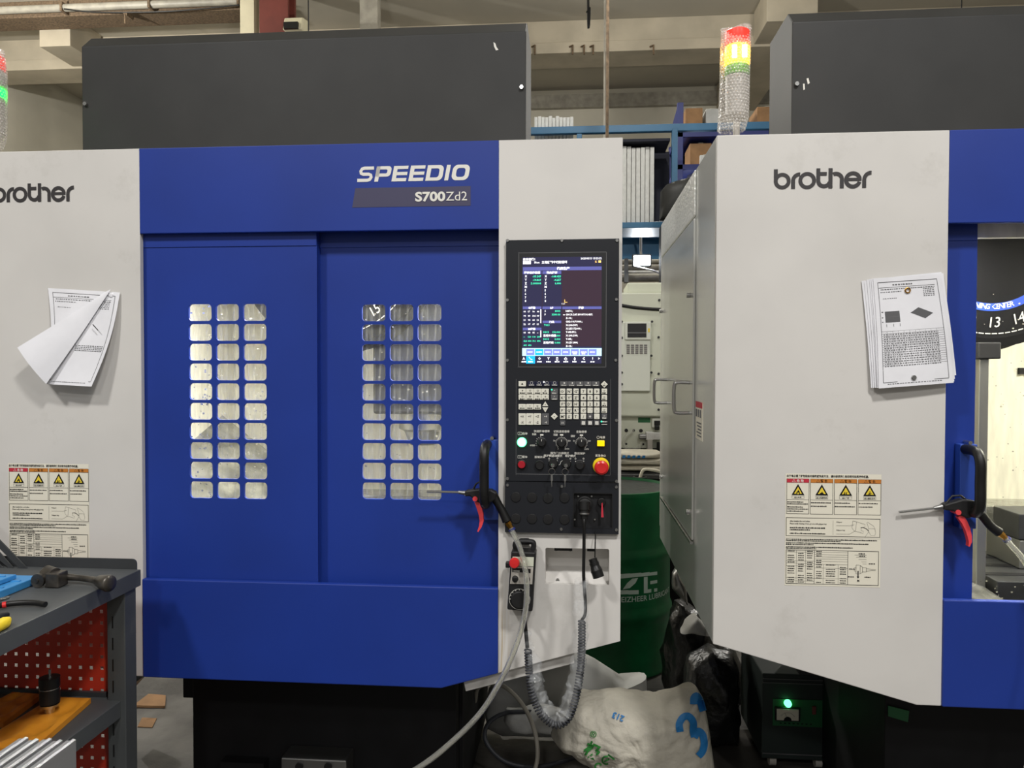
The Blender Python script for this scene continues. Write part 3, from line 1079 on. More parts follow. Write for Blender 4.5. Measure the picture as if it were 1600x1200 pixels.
lb = MB()
for v0, v1 in ((0, 640), (640, 950), (955, 1672)):
    lrect(lb, 0, v0, 1410, v1, 0)
LAB = lb.build('safety_label', 'label_paper', ROOT)
ink, red, ora = MB(), MB(), MB()
ltext(ink, '由于有必要了解危险的内容和避免的方法，请仔细读完使用说明书后再操作机器。', 18, 52, 42, fit=1210)
for k in range(4):
    u0 = 15 + k * 352
    lbox(ink, u0, 75, u0 + 336, 602, 6)
    (lrect(red, u0 + 4, 78, u0 + 332, 132, .0005) if k == 0 else lrect(ora, u0 + 4, 78, u0 + 332, 132, .0005))
    lrect(ink, u0, 132, u0 + 336, 137)
    lrect(ink, u0, 386, u0 + 336, 391)
    c, t = L_(u0 + 170, 320), 95
    tri = lambda s: [(c[0] - s * 1.0 * lk, c[1] - (s * .577 - t * .577) * lkz), (c[0] + s * lk, c[1] - (s * .577 - t * .577) * lkz), (c[0], c[1] + (t * .577 + s * 1.155) * lkz)]
    ink.flat(tri(95), yl - .0005)
    yel = MB().flat(tri(59), yl - .0009)
    # pictogram
    g = lambda x, z: (c[0] + x * lk, c[1] + z * lkz)
    if k == 0:
        ink.flat([g(*p) for p in ((-22, 12), (-26, 36), (-12, 60), (-8, 50), (2, 84), (12, 58), (18, 66), (26, 36), (20, 12))], yl - .0013)
        yel.flat([g(*p) for p in ((-9, 14), (-11, 28), (0, 44), (11, 28), (9, 14))], yl - .0016)
    elif k == 1:
        ink.flat([g(*p) for p in ((-40, 5), (-30, 30), (-5, 44), (4, 62), (12, 40), (34, 22), (44, 5))], yl - .0013)
    elif k == 2:
        ink.flat([g(*p) for p in ((-44, 4), (-26, 36), (-18, 60), (-10, 60), (-12, 10), (-24, 4))], yl - .0013)
        ink.flat([g(*p) for p in ((-4, 40), (14, 56), (22, 50), (10, 34), (16, 8), (4, 8))], yl - .0013)
    else:
        ink.flat([g(*p) for p in ((-30, 46), (28, 46), (24, 38), (4, 36), (16, 8), (6, 8), (-4, 28), (-20, 20), (-26, 26), (-8, 38))], yl - .0013)
        ink.flat([(x, z) for x, z in circle(*g(0, 62), 9 * lk, 10)], yl - .0013)
    yel.build('warning_triangle', 'sign_yellow', LAB)
    lbox(ink, u0 + 78, 332, u0 + 262, 372, 3)
    ltext(ink, ('当心火灾', '当心机械伤手', '当心飞屑', '当心缠绕夹伤')[k], u0 + 170, 364, 26, 'c', .015)
    if k:
        ltext(ink, '警 告', u0 + 150, 122, 44, 'l', .02)
        q = L_(u0 + 112, 124)
        ink.ribbon([(q[0] - 24 * lk, q[1]), (q[0] + 24 * lk, q[1]), (q[0], q[1] + 40 * lkz)], 6 * lk, yl - .0007, closed=True)
    for j in range(5 if k == 0 else 2):
        z = (412, 440, 486, 516, 548)[j] if k == 0 else (418, 470)[j]
        p0, p1 = L_(u0 + 12, z + 20), L_(u0 + (320 if (j + k) % 2 else 250) - 8 * k, z)
        ink.greek(p0[0], p1[0], p0[1], 17 * lkz, yl - .0005, seed=k * 9 + j)
wt = MB()
p = L_(165, 124)
wt.text('危 险', p[0], p[1], 44 * lkz, yl - .0009, 'l', .02, 1)
q = L_(122, 124)
wt.ribbon([(q[0] - 24 * lk, q[1]), (q[0] + 24 * lk, q[1]), (q[0], q[1] + 40 * lkz)], 6 * lk, yl - .0009, closed=True)
wt.build('white_print', 'ink_white', LAB)
# second panel: insertion sketch
lbox(ink, 12, 655, 1400, 930, 7)
lrect(ink, 708, 690, 711, 905)
ltext(ink, 'After installed the tool holder,', 70, 718, 30, fit=300)
ltext(ink, 'Please verify clearing of two groove with gripper key', 70, 755, 30, fit=545)
for j, (z, w) in enumerate(((796, 520), (826, 310), (880, 525))):
    p0, p1 = L_(70, z + 20), L_(70 + w, z)
    ink.greek(p0[0], p1[0], p0[1], 20 * lkz, yl - .0005, seed=30 + j)
ltext(ink, 'Gripper', 755, 720, 26)
ltext(ink, 'Gripper key', 755, 840, 26)
sk = lambda pts, w=3: ink.ribbon([L_(*p) for p in pts], w * lk, yl - .0005)
sk([(755, 765), (960, 765), (1020, 745)])
sk([(755, 890), (950, 890), (1040, 835)])
sk([(1000, 690), (985, 790), (1020, 840), (1110, 860), (1150, 875), (1155, 840), (1120, 830), (1125, 790), (1175, 780), (1180, 740), (1060, 705), (1000, 690)])
sk([(1055, 700), (1040, 830)])
ink.ribbon([L_(*p) for p in ((1115, 790), (1150, 785), (1200, 805), (1228, 835))], 9 * lk, yl - .0005)
sk([(1205, 715), (1220, 760), (1230, 800), (1330, 800), (1300, 760), (1215, 705), (1205, 715)])
sk([(1230, 800), (1235, 850), (1265, 900), (1320, 905), (1335, 860), (1320, 800)])
sk([(1175, 935), (1230, 850)])
# third panel: tool holder table
for j, (z, w) in enumerate(((970, 1350), (992, 810), (1025, 1215), (1048, 410), (1085, 985), (1106, 450))):
    p0, p1 = L_(15, z + 16), L_(15 + w, z)
    ink.greek(p0[0], p1[0], p0[1], 17 * lkz, yl - .0005, seed=50 + j)
lbox(ink, 15, 1135, 1385, 1645, 7)
for u in (170, 305, 435, 930):
    lrect(ink, u, 1135, u + (6 if u > 400 else 3), 1645)
for v in (1165, 1200, 1232, 1264, 1300):
    lrect(ink, 435, v, 930, v + 3)
for v in (1168, 1300, 1335, 1372, 1555, 1600):
    lrect(ink, 15, v, 435, v + 3)
for v in (1345, 1400, 1555):
    lrect(ink, 435, v, 930, v + 3)
for u in (570, 790):
    lrect(ink, u, 1345, u + 3, 1645)
for v in range(1145, 1640, 33):
    for i, (u0, u1) in enumerate(((30, 155), (185, 295), (318, 425), (455, 560), (600, 760), (805, 920))):
        if (v < 1340 and i > 3) or (v // 33 + i) % 5 == 0:
            continue
        p0, p1 = L_(u0 + 12, v + 16), L_(u1 - 12, v)
        ink.greek(p0[0], p1[0], p0[1], 15 * lkz, yl - .0005, seed=v + i)
sk([(1055, 1345), (1115, 1345), (1115, 1475), (1055, 1475), (1055, 1345)], 5)
sk([(1055, 1385), (1030, 1385), (1030, 1435), (1055, 1435)], 5)
sk([(1115, 1350), (1150, 1375), (1150, 1450), (1115, 1472)], 5)
sk([(1150, 1380), (1205, 1380), (1205, 1445), (1150, 1445)], 5)
sk([(1205, 1395), (1295, 1402), (1340, 1402), (1340, 1420), (1295, 1420), (1205, 1432)], 4)
for u0, v in ((1030, 1195), (1055, 1228), (1090, 1260), (1130, 1295), (1150, 1325)):
    sk([(u0, v), (1205, v)], 3)
ink.ribbon([L_(1085, 1430), L_(1085, 1520)], 16 * lk, yl - .0005)
a_ = [L_(1065, 1515), L_(1105, 1515), L_(1085, 1545)]
ink.flat(a_, yl - .0005)
ltext(ink, 'M', 1072, 1592, 44, bold=.03)
for u, v in ((1090, 1185), (1095, 1220), (1240, 1330), (950, 1415), (935, 1530), (1180, 1530)):
    p0, p1 = L_(u, v), L_(u + 90, v)
    ink.greek(p0[0], p1[0], p0[1], 18 * lkz, yl - .0005, seed=u)
ink.build('black_print', 'ink', LAB)
red.build('red_header', 'sign_red', LAB)
ora.build('orange_header', 'sign_orange', LAB)
# print on the narrow side label
sp = MB()
sy0, sy1 = PX(1098, 650, XL + SX).y, PX(1088, 650, XL + SX).y
sz_ = lambda py: PX(1093, py, XL + SX).z
for j in range(3):
    sp.box(XL - .0022, XL - .0012, sy0 + .02 + j * .035, sy0 + .04 + j * .035, sz_(652), sz_(640))
for j in range(5):
    sp.box(XL - .0022, XL - .0012, sy0 + .015, sy1 - .02 - .01 * (j % 3), sz_(662 + j * 5), sz_(660 + j * 5))
sp.build('side_print', 'ink_grey', SL)
MB().box(XL - .0022, XL - .0012, sy0, sy1, sz_(637), sz_(628)).build('side_header', 'sign_red', SL)
# ------------------------------------------------------------------ operator panel on the right white panel
YP = D - 0.012
a_, b_ = P(790, 752, YP), P(967.5, 373, YP)
CP = MB().prism([(a_.x, a_.z), (b_.x, a_.z + .002), (b_.x, b_.z + .001), (a_.x, b_.z)], YP, D).build('control_panel', 'panel_black', ROOT, bevel=.0015)
a2, b2 = P(789, 831.5, YP), P(967, 755, YP)
sa, sb = P(896, 824, YP), P(957, 771, YP)
SP = MB().holes([(a2.x, a2.z), (b2.x, a2.z), (b2.x, b2.z), (a2.x, b2.z)], [rrect(sa.x, sb.x, sa.z, sb.z, .003, 2)], YP, D).build('switch_panel', 'panel_black', ROOT)


def K(px, py, dy=0.0):
    p = P(px, py, YP)
    return Vector((p.x, YP - dy, p.z))


def krect(mb, p0, q0, p1, q1, dy):
    a, b = K((p0 + p1) / 2 - (p1 - p0) / 2, (q0 + q1) / 2), K((p0 + p1) / 2 + (p1 - p0) / 2, (q0 + q1) / 2)
    z0, z1 = K((p0 + p1) / 2, q1).z, K((p0 + p1) / 2, q0).z
    mb.rect(a.x, b.x, z0, z1, YP - dy)


SCR = 0.00168    # metres per photo pixel on this panel
# rim screws
for px, py in ((793, 376), (878, 375), (964, 373), (793, 469), (963, 468), (793, 563), (962, 563), (793, 656), (963, 657), (793, 748), (963, 752), (793, 758), (878, 760), (963, 761), (877, 827), (963, 829)):
    k = K(px, min(max(py, 376), 828))
    MB().lathe([(.0035, -.0025), (.0045, -.001), (.0045, 0)], (k.x, YP, k.z), 'y', 12).build('panel_screw', 'steel_dull', CP if py < 754 else SP, smooth=True)

# screen: bezel recess, glass and picture
fr = MB()
for p0, q0, p1, q1 in ((810, 394, 947.5, 395), (809, 573, 946.5, 574), (810, 394, 811, 574), (946.6, 394, 947.6, 574)):
    krect(fr, p0, q0, p1, q1, .0006)
fr.build('bezel_line', 'key_grey', CP)
bz = MB()
krect(bz, 811, 395, 946.6, 573, .0004)
bz.build('bezel', 'panel_grey', CP)
s = MB()
krect(s, 816, 401.5, 940, 568, .0008)
s.build('screen', 'screen_off', CP)
pan, bar, wht, grn, keyb, cyan, pale, org = (MB() for _ in range(8))
for p0, q0, p1, q1 in ((878, 422, 940, 478), (847, 422, 847.6, 541), (877.5, 422, 878, 541), (878, 483, 940, 541)):
    krect(pan, p0, q0, p1, q1, .0011)
for p0, q0, p1, q1 in ((817, 417, 940, 422.5), (817, 423.5, 846, 428.2), (847.6, 423.5, 877, 428.2), (817, 479, 846, 483), (847.6, 479, 877, 483), (878.6, 479, 940, 483),
                       (817, 512, 846, 516), (848, 501, 877, 505)):
    krect(bar, p0, q0, p1, q1, .0014)


def line(mb, p0, p1, q, h, seed):
    a, b = K(p0, q), K(p1, q)
    mb.greek(a.x, b.x, a.z, h * SCR, YP - .0018, seed)


def word(mb, s, px, q, h, align='l', bold=.02):
    k = K(px, q)
    mb.text(s, k.x, k.z, h * SCR / .72, YP - .0018, align, bold, 1)


word(wht, '自动运行1', 817.5, 407, 3.2)
krect(wht, 817.3, 408, 829.5, 413, .0018)
word(wht, 'Mem', 835, 411.6, 3)
word(wht, '主轴旋转中切削循环', 846.5, 411.6, 3.2)
word(wht, '2025/05/13 15:23:22', 907.5, 405.4, 2.8)
word(wht, '机床生产', 880, 421.4, 3.6, 'c', .03)
krect(org, 935, 407, 939, 410.6, .0018)
word(org, '%', 929.5, 410.6, 3.2)
word(wht, '程序坐标位置', 831.5, 427.6, 3.0, 'c', .03)
word(wht, '剩余距离', 862.3, 427.6, 3.0, 'c', .03)
for j, ax in enumerate(('X', 'Y', 'Z', 'M', '5', '6', '7', '8')):
    q = 433.4 + j * 5.5
    word(wht, ax, 820, q, 3.4)
    word(wht, ax, 851, q, 3.4)
for j, (v1, v2) in enumerate((('-35.247', '-168.455'), ('-14.869', '-4.257'), ('5.000000', '0.000'))):
    word(grn, v1, 845.5, 433.4 + j * 5.5, 3.1, 'r')
    word(grn, v2, 876.5, 433.4 + j * 5.5, 3.1, 'r')
krect(org, 882, 468, 882.8, 472.5, .0018)
krect(org, 882, 472, 886.5, 472.8, .0018)
word(wht, '1 2 3', 877.6, 475.6, 2)
for s_, px, q in (('G代码', 831, 482.6), ('S/F', 862, 482.6), ('程序', 908, 482.6), ('M代码', 831, 515.6), ('刀具', 862, 504.6)):
    word(wht, s_, px, q, 3.0, 'c', .03)
for j in range(4):
    for i in range(4):
        word(wht, ('00', '17', '90', '40', '94', '80', '54.1', '49', '21', '98', '64', '13', '22', '97', '67', '15')[j * 4 + i], 818 + i * 7, 488.2 + j * 6.6, 2.6)
        if j * 4 + i < 14:
            word(wht if j < 1 else grn, ('03', '08', '05', '--', '--', '120', '110', '200', '424', '400', '701', '494', '441', '430')[j * 4 + i], 818 + i * 7, 521 + j * 6.6, 2.6)
krect(wht, 844.3, 483.3, 845.8, 505, .0018)
krect(wht, 844.3, 516.5, 845.8, 527, .0018)
word(wht, 'S', 851, 487.6, 3)
word(wht, 'F', 851, 493, 3)
word(grn, '8000', 875.5, 487.6, 3, 'r')
word(grn, '3500.00', 875.5, 493, 3, 'r')
word(grn, 'T013', 850, 509.4, 3)
for j, (s_, v, g) in enumerate((('H013', '150.000', 1), ('直径补偿量', '0.000', 0), ('D013', '0.000', 1), ('直径磨耗', '0.000', 0))):
    word(grn if g else wht, s_, 849, 520.4 + j * 5.5, 2.9)
    word(grn, v, 875.5, 520.4 + j * 5.5, 2.9, 'r')
for j, s_ in enumerate(('N874.;', 'G01X-247.8914Y14.487;', 'Z-10.;', 'G02-10.P1000.;', 'X-246.509;', 'X-253.Y2000.;', 'Y-88.893;', 'X-246.509;', 'Y-88.;', 'X-251.804;', 'Z-12.;')):
    word(wht, s_, 884, 487.6 + j * 5.45, 3.0)
krect(wht, 880, 491.4, 882.6, 492.6, .0018)
krect(pale, 816, 544, 940, 556, .0012)
for i in range(8):
    krect(cyan if i == 1 else keyb, 822.3 + i * 13.9, 545.4, 835 + i * 13.9, 555, .0015)
    line(wht, 824.3 + i * 13.9, 833 + i * 13.9, 551, 2, i + 3)
    if i in (5, 6):
        line(wht, 825.5 + i * 13.9, 832 + i * 13.9, 553.6, 2, i + 13)
krect(cyan, 822.2, 556.2, 836, 568, .0015)
for i, s_ in enumerate(('A', '', 'O', 'Y', '[]', '@', '()', 'C', '?', '>')):
    px = (818.5, 829, 843, 857, 870.5, 884, 898, 912, 926, 936)[i]
    if i == 1:
        wht.ribbon([(K(px - 2.5, 558).x, K(px, 558).z), (K(px, 561).x, K(px, 561).z), (K(px + 3, 562).x, K(px, 562).z)], .0012, YP - .0018)
    else:
        word(wht, s_, px, 562, 3.8, 'c', .03)
    if i < 9:
        line(wht, px - 3.6, px + 3.6, 566.2, 2, 70 + i)
for mb, nm, mm in ((pan, 'screen_pane', 'screen_panel'), (bar, 'title_bars', 'screen_bar'), (wht, 'white_readout', 'screen_white'), (grn, 'green_readout', 'screen_green'),
                   (keyb, 'soft_keys', 'screen_key'), (cyan, 'active_soft_keys', 'screen_cyan'), (pale, 'soft_key_bar', 'screen_pale'), (org, 'warning_icons', 'screen_orange')):
    mb.build(nm, mm, CP, kind='stuff')

# keyboard
KEYM = {}


def key(u0, v0, u1, v1, mm='key_white'):
    """one key, corners in tenths of a photo pixel from (800, 585)"""
    a, b = K(800 + u0 / 10, 585 + v1 / 10), K(800 + u1 / 10, 585 + v0 / 10)
    c = (a + b) / 2
    w, h = (u1 - u0) * SCR / 10, (v1 - v0) * SCR / 10
    kk = (round(w, 4), round(h, 4), mm)
    if kk not in KEYM:
        r = .0016
        o, i = rrect(-w / 2, w / 2, -h / 2, h / 2, r, 3), rrect(-w / 2 + .0006, w / 2 - .0006, -h / 2 + .0006, h / 2 - .0006, r, 3)
        mb = MB()
        n = len(o)
        mb.add([(x, .001, z) for x, z in o] + [(x, -.0022, z) for x, z in o] + [(x, -.0028, z) for x, z in i],
               [(j, (j + 1) % n, n + (j + 1) % n, n + j) for j in range(n)] + [(n + j, n + (j + 1) % n, 2 * n + (j + 1) % n, 2 * n + j) for j in range(n)] + [tuple(range(2 * n, 3 * n))])
        KEYM[kk] = mb.mesh('key')
    place('key', KEYM[kk], mm, CP, loc=(c.x, YP, c.z))


kin, kwh = MB(), MB()


def legend(s, u, v, h, mb=None, align='c', bold=.012):
    k = K(800 + u / 10, 585 + v / 10)
    (mb or kin).text(s, k.x, k.z - h * SCR / 20, h * SCR / 10 / .72, YP - .0034, align, bold, 1)


def scrib(u0, u1, v, h, mb=None, seed=0):
    a, b = K(800 + u0 / 10, 585 + v / 10), K(800 + u1 / 10, 585 + v / 10)
    (mb or kin).greek(a.x, b.x, a.z, h * SCR / 10, YP - .0034, seed)


key(103, 105, 220, 188)
legend('▲', 161, 145, 26)
for i in range(4):
    u = 245 + i * 120
    key(u, 107, u + 116, 186, 'key_navy')
    legend('◯', u + 62, 132, 24, kwh)
    scrib(u + 22, u + 100, 172, 14, kwh, i)
for i in range(5):
    u = 750 + i * 124
    key(u, 110, u + 120, 186, 'key_grey')
    legend('◑', u + 66, 134, 26, kwh)
    scrib(u + 22, u + 104, 175, 14, kwh, 10 + i)
for j, (v0, v1) in enumerate(((222, 310), (315, 398))):
    for i in range(4):
        u = 103 + i * 119
        key(u, v0, u + 116, v1)
        legend('✦◇□△○◎☆☆'[j * 4 + i], u + 62, v0 + 30, 24)
        scrib(u + 20, u + 100, v0 + 76, 18, None, 20 + j * 4 + i)
    key(607, v0, 718, v1, 'key_grey')
    legend('↗', 662, v0 + 28, 26, kwh)
    scrib(628, 700, v0 + 76, 14, kwh, 40 + j)
for i in range(3):
    u = 103 + i * 118
    key(u, 462, u + 115, 549)
    legend('∿≋⇔'[i], u + 60, 492, 20)
    scrib(u + 20, u + 96, 534, 18, None, 50 + i)
for i in range(4):
    u = 103 + i * 118 + (10 if i == 3 else 0)
    key(u, 608, u + (110 if i == 3 else 115), 789, 'key_grey' if i == 3 else 'key_white')
    legend('+' + 'XYZ4'[i], u + 58, 655, 32, kwh if i == 3 else kin)
    legend('-' + 'XYZ4'[i], u + 58, 748, 32, kwh if i == 3 else kin)
rows = ('ONG789', 'KYZ456', 'FDH123', 'PQR0.-', 'MST/↑␣')
cols = ((750, 833), (855, 937), (960, 1042), (1073, 1158), (1178, 1262), (1282, 1368))
vr = ((222, 308), (322, 406), (422, 503), (519, 603), (615, 700))
for j, (v0, v1) in enumerate(vr):
    for i, (u0, u1) in enumerate(cols):
        g = (j == 4 and i == 4)
        key(u0, v0, u1, v1, 'key_grey' if g else 'key_white')
        ch = rows[j][i]
        if ch == '␣':
            legend('⌴' if False else '_', (u0 + u1) / 2, (v0 + v1) / 2, 34)
        else:
            legend('⬆' if g else ch, (u0 + u1) / 2 - (6 if i < 3 else 0), (v0 + v1) / 2, 42 if not g else 30, kwh if g else kin)
        if i < 3 or j == 3:
            legend('"VEABCWPJLRU&I,'[(j * 3 + i) % 15], u1 - 14, v0 + 26, 18)
    key(1400, v0, 1485, v1, 'key_grey' if j == 4 else 'key_white')
    scrib(1412, 1474, v1 - 10, 20, kwh if j == 4 else None, 60 + j)
    legend('⟳', 1442, v0 + 32, 26, kwh if j == 4 else kin)
key(750, 718, 833, 797, 'key_grey')
legend('S·R', 791, 755, 24, kwh)
for i, ch in ((3, '⬅'), (4, '⬇'), (5, '➡')):
    key(cols[i][0], 718, cols[i][1], 797, 'key_grey')
    legend(ch, sum(cols[i]) / 2, 757, 36, kwh)
scrib(1395, 1485, 745, 16, kwh, 71)
scrib(1395, 1485, 785, 12, kwh, 72)


def odd_key(pts, nm='key'):
    c = K(800 + sum(p[0] for p in pts) / len(pts) / 10, 585 + sum(p[1] for p in pts) / len(pts) / 10)
    pp_ = [(K(800 + u / 10, 585 + v / 10).x, K(800 + u / 10, 585 + v / 10).z) for u, v in pts]
    MB().prism(pp_, YP - .0028, YP).build(nm, 'key_white', CP, bevel=.0006)


dia = lambda u, v, r: [(u - r, v), (u, v - r), (u + r, v), (u, v + r)]
odd_key(dia(1442, 155, 55))
odd_key(dia(662, 655, 54))
odd_key([(472, 498), (520, 420), (568, 498)])
odd_key([(472, 515), (568, 515), (520, 595)])
legend('+', 520, 470, 26)
legend('−', 520, 542, 26)
legend('◂▸', 662, 655, 26)
legend('/', 1442, 145, 26)
scrib(1424, 1462, 178, 14, None, 81)
kin.build('key_legends', 'ink', CP, kind='stuff')
kwh.build('light_key_legends', 'ink_white', CP, kind='stuff')
for u, v, mm in ((500, 118, 'screen_white'), (622, 238, 'screen_green'), (1398, 735, 'screen_green')):
    k = K(800 + u / 10, 585 + v / 10)
    MB().lathe([(.0022, -.004), (.0022, -.0025), (.001, -.0025)], (k.x, YP, k.z), 'y', 12).build('indicator_led', mm, CP)

# switches below the keyboard, positions in tenths of a pixel from (800, 665)
B = lambda u, v: K(800 + u / 10, 665 + v / 10)
pr = MB()
for p0, q0, p1, q1 in ((806, 741, 953.5, 742), (806, 592, 806.6, 742), (953.5, 592, 954.1, 742)):
    krect(pr, p0, q0, p1, q1, .0005)
pr.build('groove_line', 'key_grey', CP)
prn = MB()


def cap(s, u, v, h, align='c'):
    k = B(u, v)
    prn.text(s, k.x, k.z - h * SCR / 20, h * SCR / 10 / .72, YP - .0007, align, .01, 1)


for s_, u, v in (('快速移动倍率', 465, 88), ('切削进给倍率', 775, 92), ('主轴倍率', 1085, 96), ('操作门选择模式', 745, 430), ('数据保护', 1058, 434), ('照明开关', 437, 492), ('启动', 200, 124),
                 ('暂停', 200, 488), ('电源', 1415, 184), ('紧急停止', 1385, 468), ('维护模式', 578, 470), ('自动模式', 706, 474), ('维护模式', 912, 474), ('200%', 860, 362), ('120%', 1168, 366),
                 ('50', 662, 235), ('50', 972, 238), ('150', 892, 238), ('100', 1208, 240), ('0', 720, 365), ('SPEED 1', 335, 308)):
    cap(s_, u, v, 30 if len(s_) > 1 and ord(s_[0]) > 255 else 24)
for u, v in ((466, 145), (775, 145), (1085, 150)):
    a = B(u, v)
    prn.rect(a.x - .0042, a.x + .0042, a.z - .002, a.z + .002, YP - .0007)
for (u, v, a0, a1, n) in ((465, 260, 100, 190, 5), (775, 268, -50, 230, 21), (1085, 270, -50, 190, 18)):
    c = B(u, v)
    for i in range(n):
        a = math.radians(a0 + (a1 - a0) * i / (n - 1))
        r0, r1 = .0132, .0155 if i % 2 else .0165
        prn.ribbon([(c.x + r0 * math.cos(a), c.z + r0 * math.sin(a)), (c.x + r1 * math.cos(a), c.z + r1 * math.sin(a))], .0009, YP - .0007)
for u, v in ((122, 122), (122, 488)):
    a = B(u, v)
    prn.ribbon(rrect(a.x - .0052, a.x + .0052, a.z - .0036, a.z + .0036, .0012, 3), .0007, YP - .0007, closed=True)
    prn.rect(a.x - .0005, a.x + .0005, a.z - .0015, a.z + .0015, YP - .0007)
a = B(1345, 184)
prn.ribbon(circle(a.x, a.z, .0034, 16), .0007, YP - .0007, closed=True)
for u, v in ((583, 550), (706, 548), (912, 558), (993, 558), (1120, 556)):
    a = B(u, v)
    prn.flat(circle(a.x, a.z, .0013, 8), YP - .0007)
prn.ribbon([(B(*p).x, B(*p).z) for p in ((730, 615), (750, 605), (765, 560), (795, 545))], .0009, YP - .0007)
for u, v in ((710, 510), (1118, 515), (992, 515), (580, 515), (912, 515)):
    a = B(u, v)
    prn.ribbon(circle(a.x, a.z, .0018, 10), .0008, YP - .0007, closed=True)
for u, v in ((345, 130), (680, 140), (950, 160)):
    a = B(u, v)
    prn.greek(a.x - .005, a.x + .006, a.z, .0022, YP - .0007, int(u))
    prn.greek(a.x - .005, a.x + .006, a.z - .003, .0022, YP - .0007, int(u) + 1)
prn.build('switch_print', 'ink_white', CP, kind='stuff')


def knob(nm, u, v, prof, mm, parent=CP, n=28):
    k = B(u, v)
    return MB().lathe(prof, (k.x, YP, k.z), 'y', n).build(nm, mm, parent, smooth=True)


for u, v in ((465, 258), (775, 266), (1085, 268)):
    knob('selector_knob', u, v, [(.0128, 0), (.0128, -.003), (.0108, -.004), (.0100, -.016), (.0085, -.0175), (.001, -.0175)], 'plastic_black')
    k = B(u, v)
    MB().box(k.x - .0006, k.x + .0006, YP - .0182, YP - .017, k.z + .004, k.z + .0095).build('knob_mark', 'ink_white', CP)
knob('data_protect_knob', 1060, 612, [(.0135, 0), (.0135, -.004), (.0118, -.005), (.011, -.018), (.009, -.02), (.001, -.02)], 'plastic_black')
knob('blank_button', 432, 612, [(.0125, 0), (.0125, -.006), (.0105, -.008), (.0095, -.0065), (.001, -.0065)], 'plastic_black')
knob('button_ring', 155, 258, [(.0125, 0), (.0125, -.005), (.0108, -.006), (.0105, -.003), (.001, -.003)], 'lamp_green')
knob('start_button', 155, 258, [(.0092, -.004), (.0092, -.008), (.008, -.009), (.001, -.009)], 'lamp_green_core')
knob('button_ring', 152, 605, [(.0125, 0), (.0125, -.005), (.0108, -.006), (.0105, -.003), (.001, -.003)], 'plastic_black')
knob('stop_button', 152, 605, [(.0098, -.004), (.0098, -.0085), (.0088, -.0095), (.001, -.0095)], 'button_red')
a, b = B(1330, 318), B(1445, 230)
MB().box(a.x - .001, b.x + .001, YP - .003, YP, a.z - .001, b.z + .001).build('button_ring', 'plastic_black', CP, bevel=.001)
MB().box(a.x, b.x, YP - .0075, YP - .002, a.z, b.z).build('power_button', 'yellow_button', CP, bevel=.001)
ES = knob('emergency_collar', 1390, 625, [(.0215, 0), (.0215, -.006), (.019, -.009), (.012, -.010), (.011, -.02), (.001, -.02)], 'yellow')
knob('emergency_stop', 1392, 634, [(.011, -.012), (.0175, -.024), (.0185, -.029), (.0175, -.034), (.013, -.037), (.006, -.0365), (.001, -.0365)], 'plastic_red')
for u, v in ((645, 590), (850, 592)):
    knob('lock_collar', u, v, [(.0125, 0), (.0125, -.006), (.0105, -.009), (.008, -.009), (.001, -.009)], 'plastic_black')
    k = B(u - 6, v + 25)
    MB().lathe([(.0056, -.008), (.0056, -.014), (.0045, -.0155), (.001, -.0155)], (k.x, YP, k.z), 'y', 18).build('lock_cylinder', 'steel', CP, smooth=True)
    MB().box(k.x - .0008, k.x + .0008, YP - .032, YP - .012, k.z - .004, k.z + .004).build('key_blade', 'steel', CP, bevel=.0004)
    ring = [(k.x - .002 + .0082 * math.cos(t), YP - .028 - .002 * math.sin(t), k.z - .014 + .0086 * math.sin(t)) for t in [2 * math.pi * i / 24 for i in range(25)]]
    MB().tube(ring, .0007, 6).build('key_ring', 'steel', CP, smooth=True)
    zz = k.z - .022
    MB().prism([(k.x - .0045, zz), (k.x + .0005, zz), (k.x + .0012, zz - .014), (k.x - .001, zz - .017), (k.x - .0012, zz - .03), (k.x - .0025, zz - .033), (k.x - .0034, zz - .018), (k.x - .005, zz - .014)],
               YP - .029, YP - .0275).build('spare_key', 'steel', CP, bevel=.0003)

# lower switch panel: blanked holes and the pendant socket
Cc = lambda u, v: K(780 + u / 4.615, 580 + v / 4.615)
plug = MB().lathe([(.0132, 0), (.0132, -.0016), (.0122, -.0026), (.001, -.0032)], (0, 0, 0), 'y', 28).mesh('blank_plug', True)
for u, v in ((120, 908), (237, 911), (352, 916), (471, 914), (120, 1062), (237, 1064), (352, 1068), (471, 1070)):
    k = Cc(u, v)
    place('blank_plug', plug, 'plastic_black', SP, loc=(k.x, YP, k.z))
MB().add([(sa.x, D - .001, sa.z), (sb.x, D - .001, sa.z), (sb.x, D - .001, sb.z), (sa.x, D - .001, sb.z)], [(0, 1, 2, 3)]).build('socket_plate', 'panel_grey', SP)
fr = MB()
fr.ribbon(rrect(sa.x, sb.x, sa.z, sb.z, .003, 2), .0022, YP - .0008, closed=True)
fr.build('socket_frame', 'plastic_black', SP)
k = Cc(617, 960)
SO = MB().lathe([(.021, 0), (.021, -.006), (.017, -.007), (.017, -.022), (.019, -.024), (.019, -.036), (.014, -.038), (.001, -.038)], (k.x, D - .002, k.z), 'y', 24).build('pendant_socket', 'rubber', SP, smooth=True)
for u, v in ((570, 905), (667, 905), (545, 1073), (690, 1073)):
    q = Cc(u, v)
    MB().lathe([(.0024, -.004), (.0024, 0)], (q.x, D - .002, q.z), 'y', 8).build('socket_screw', 'steel', SP)
q = Cc(738, 945)
MB().lathe([(.011, 0), (.011, -.012), (.009, -.014), (.001, -.014)], (q.x, D - .002, q.z), 'y', 18).build('usb_port_cap', 'rubber', SP, smooth=True)
q = Cc(743, 1000)
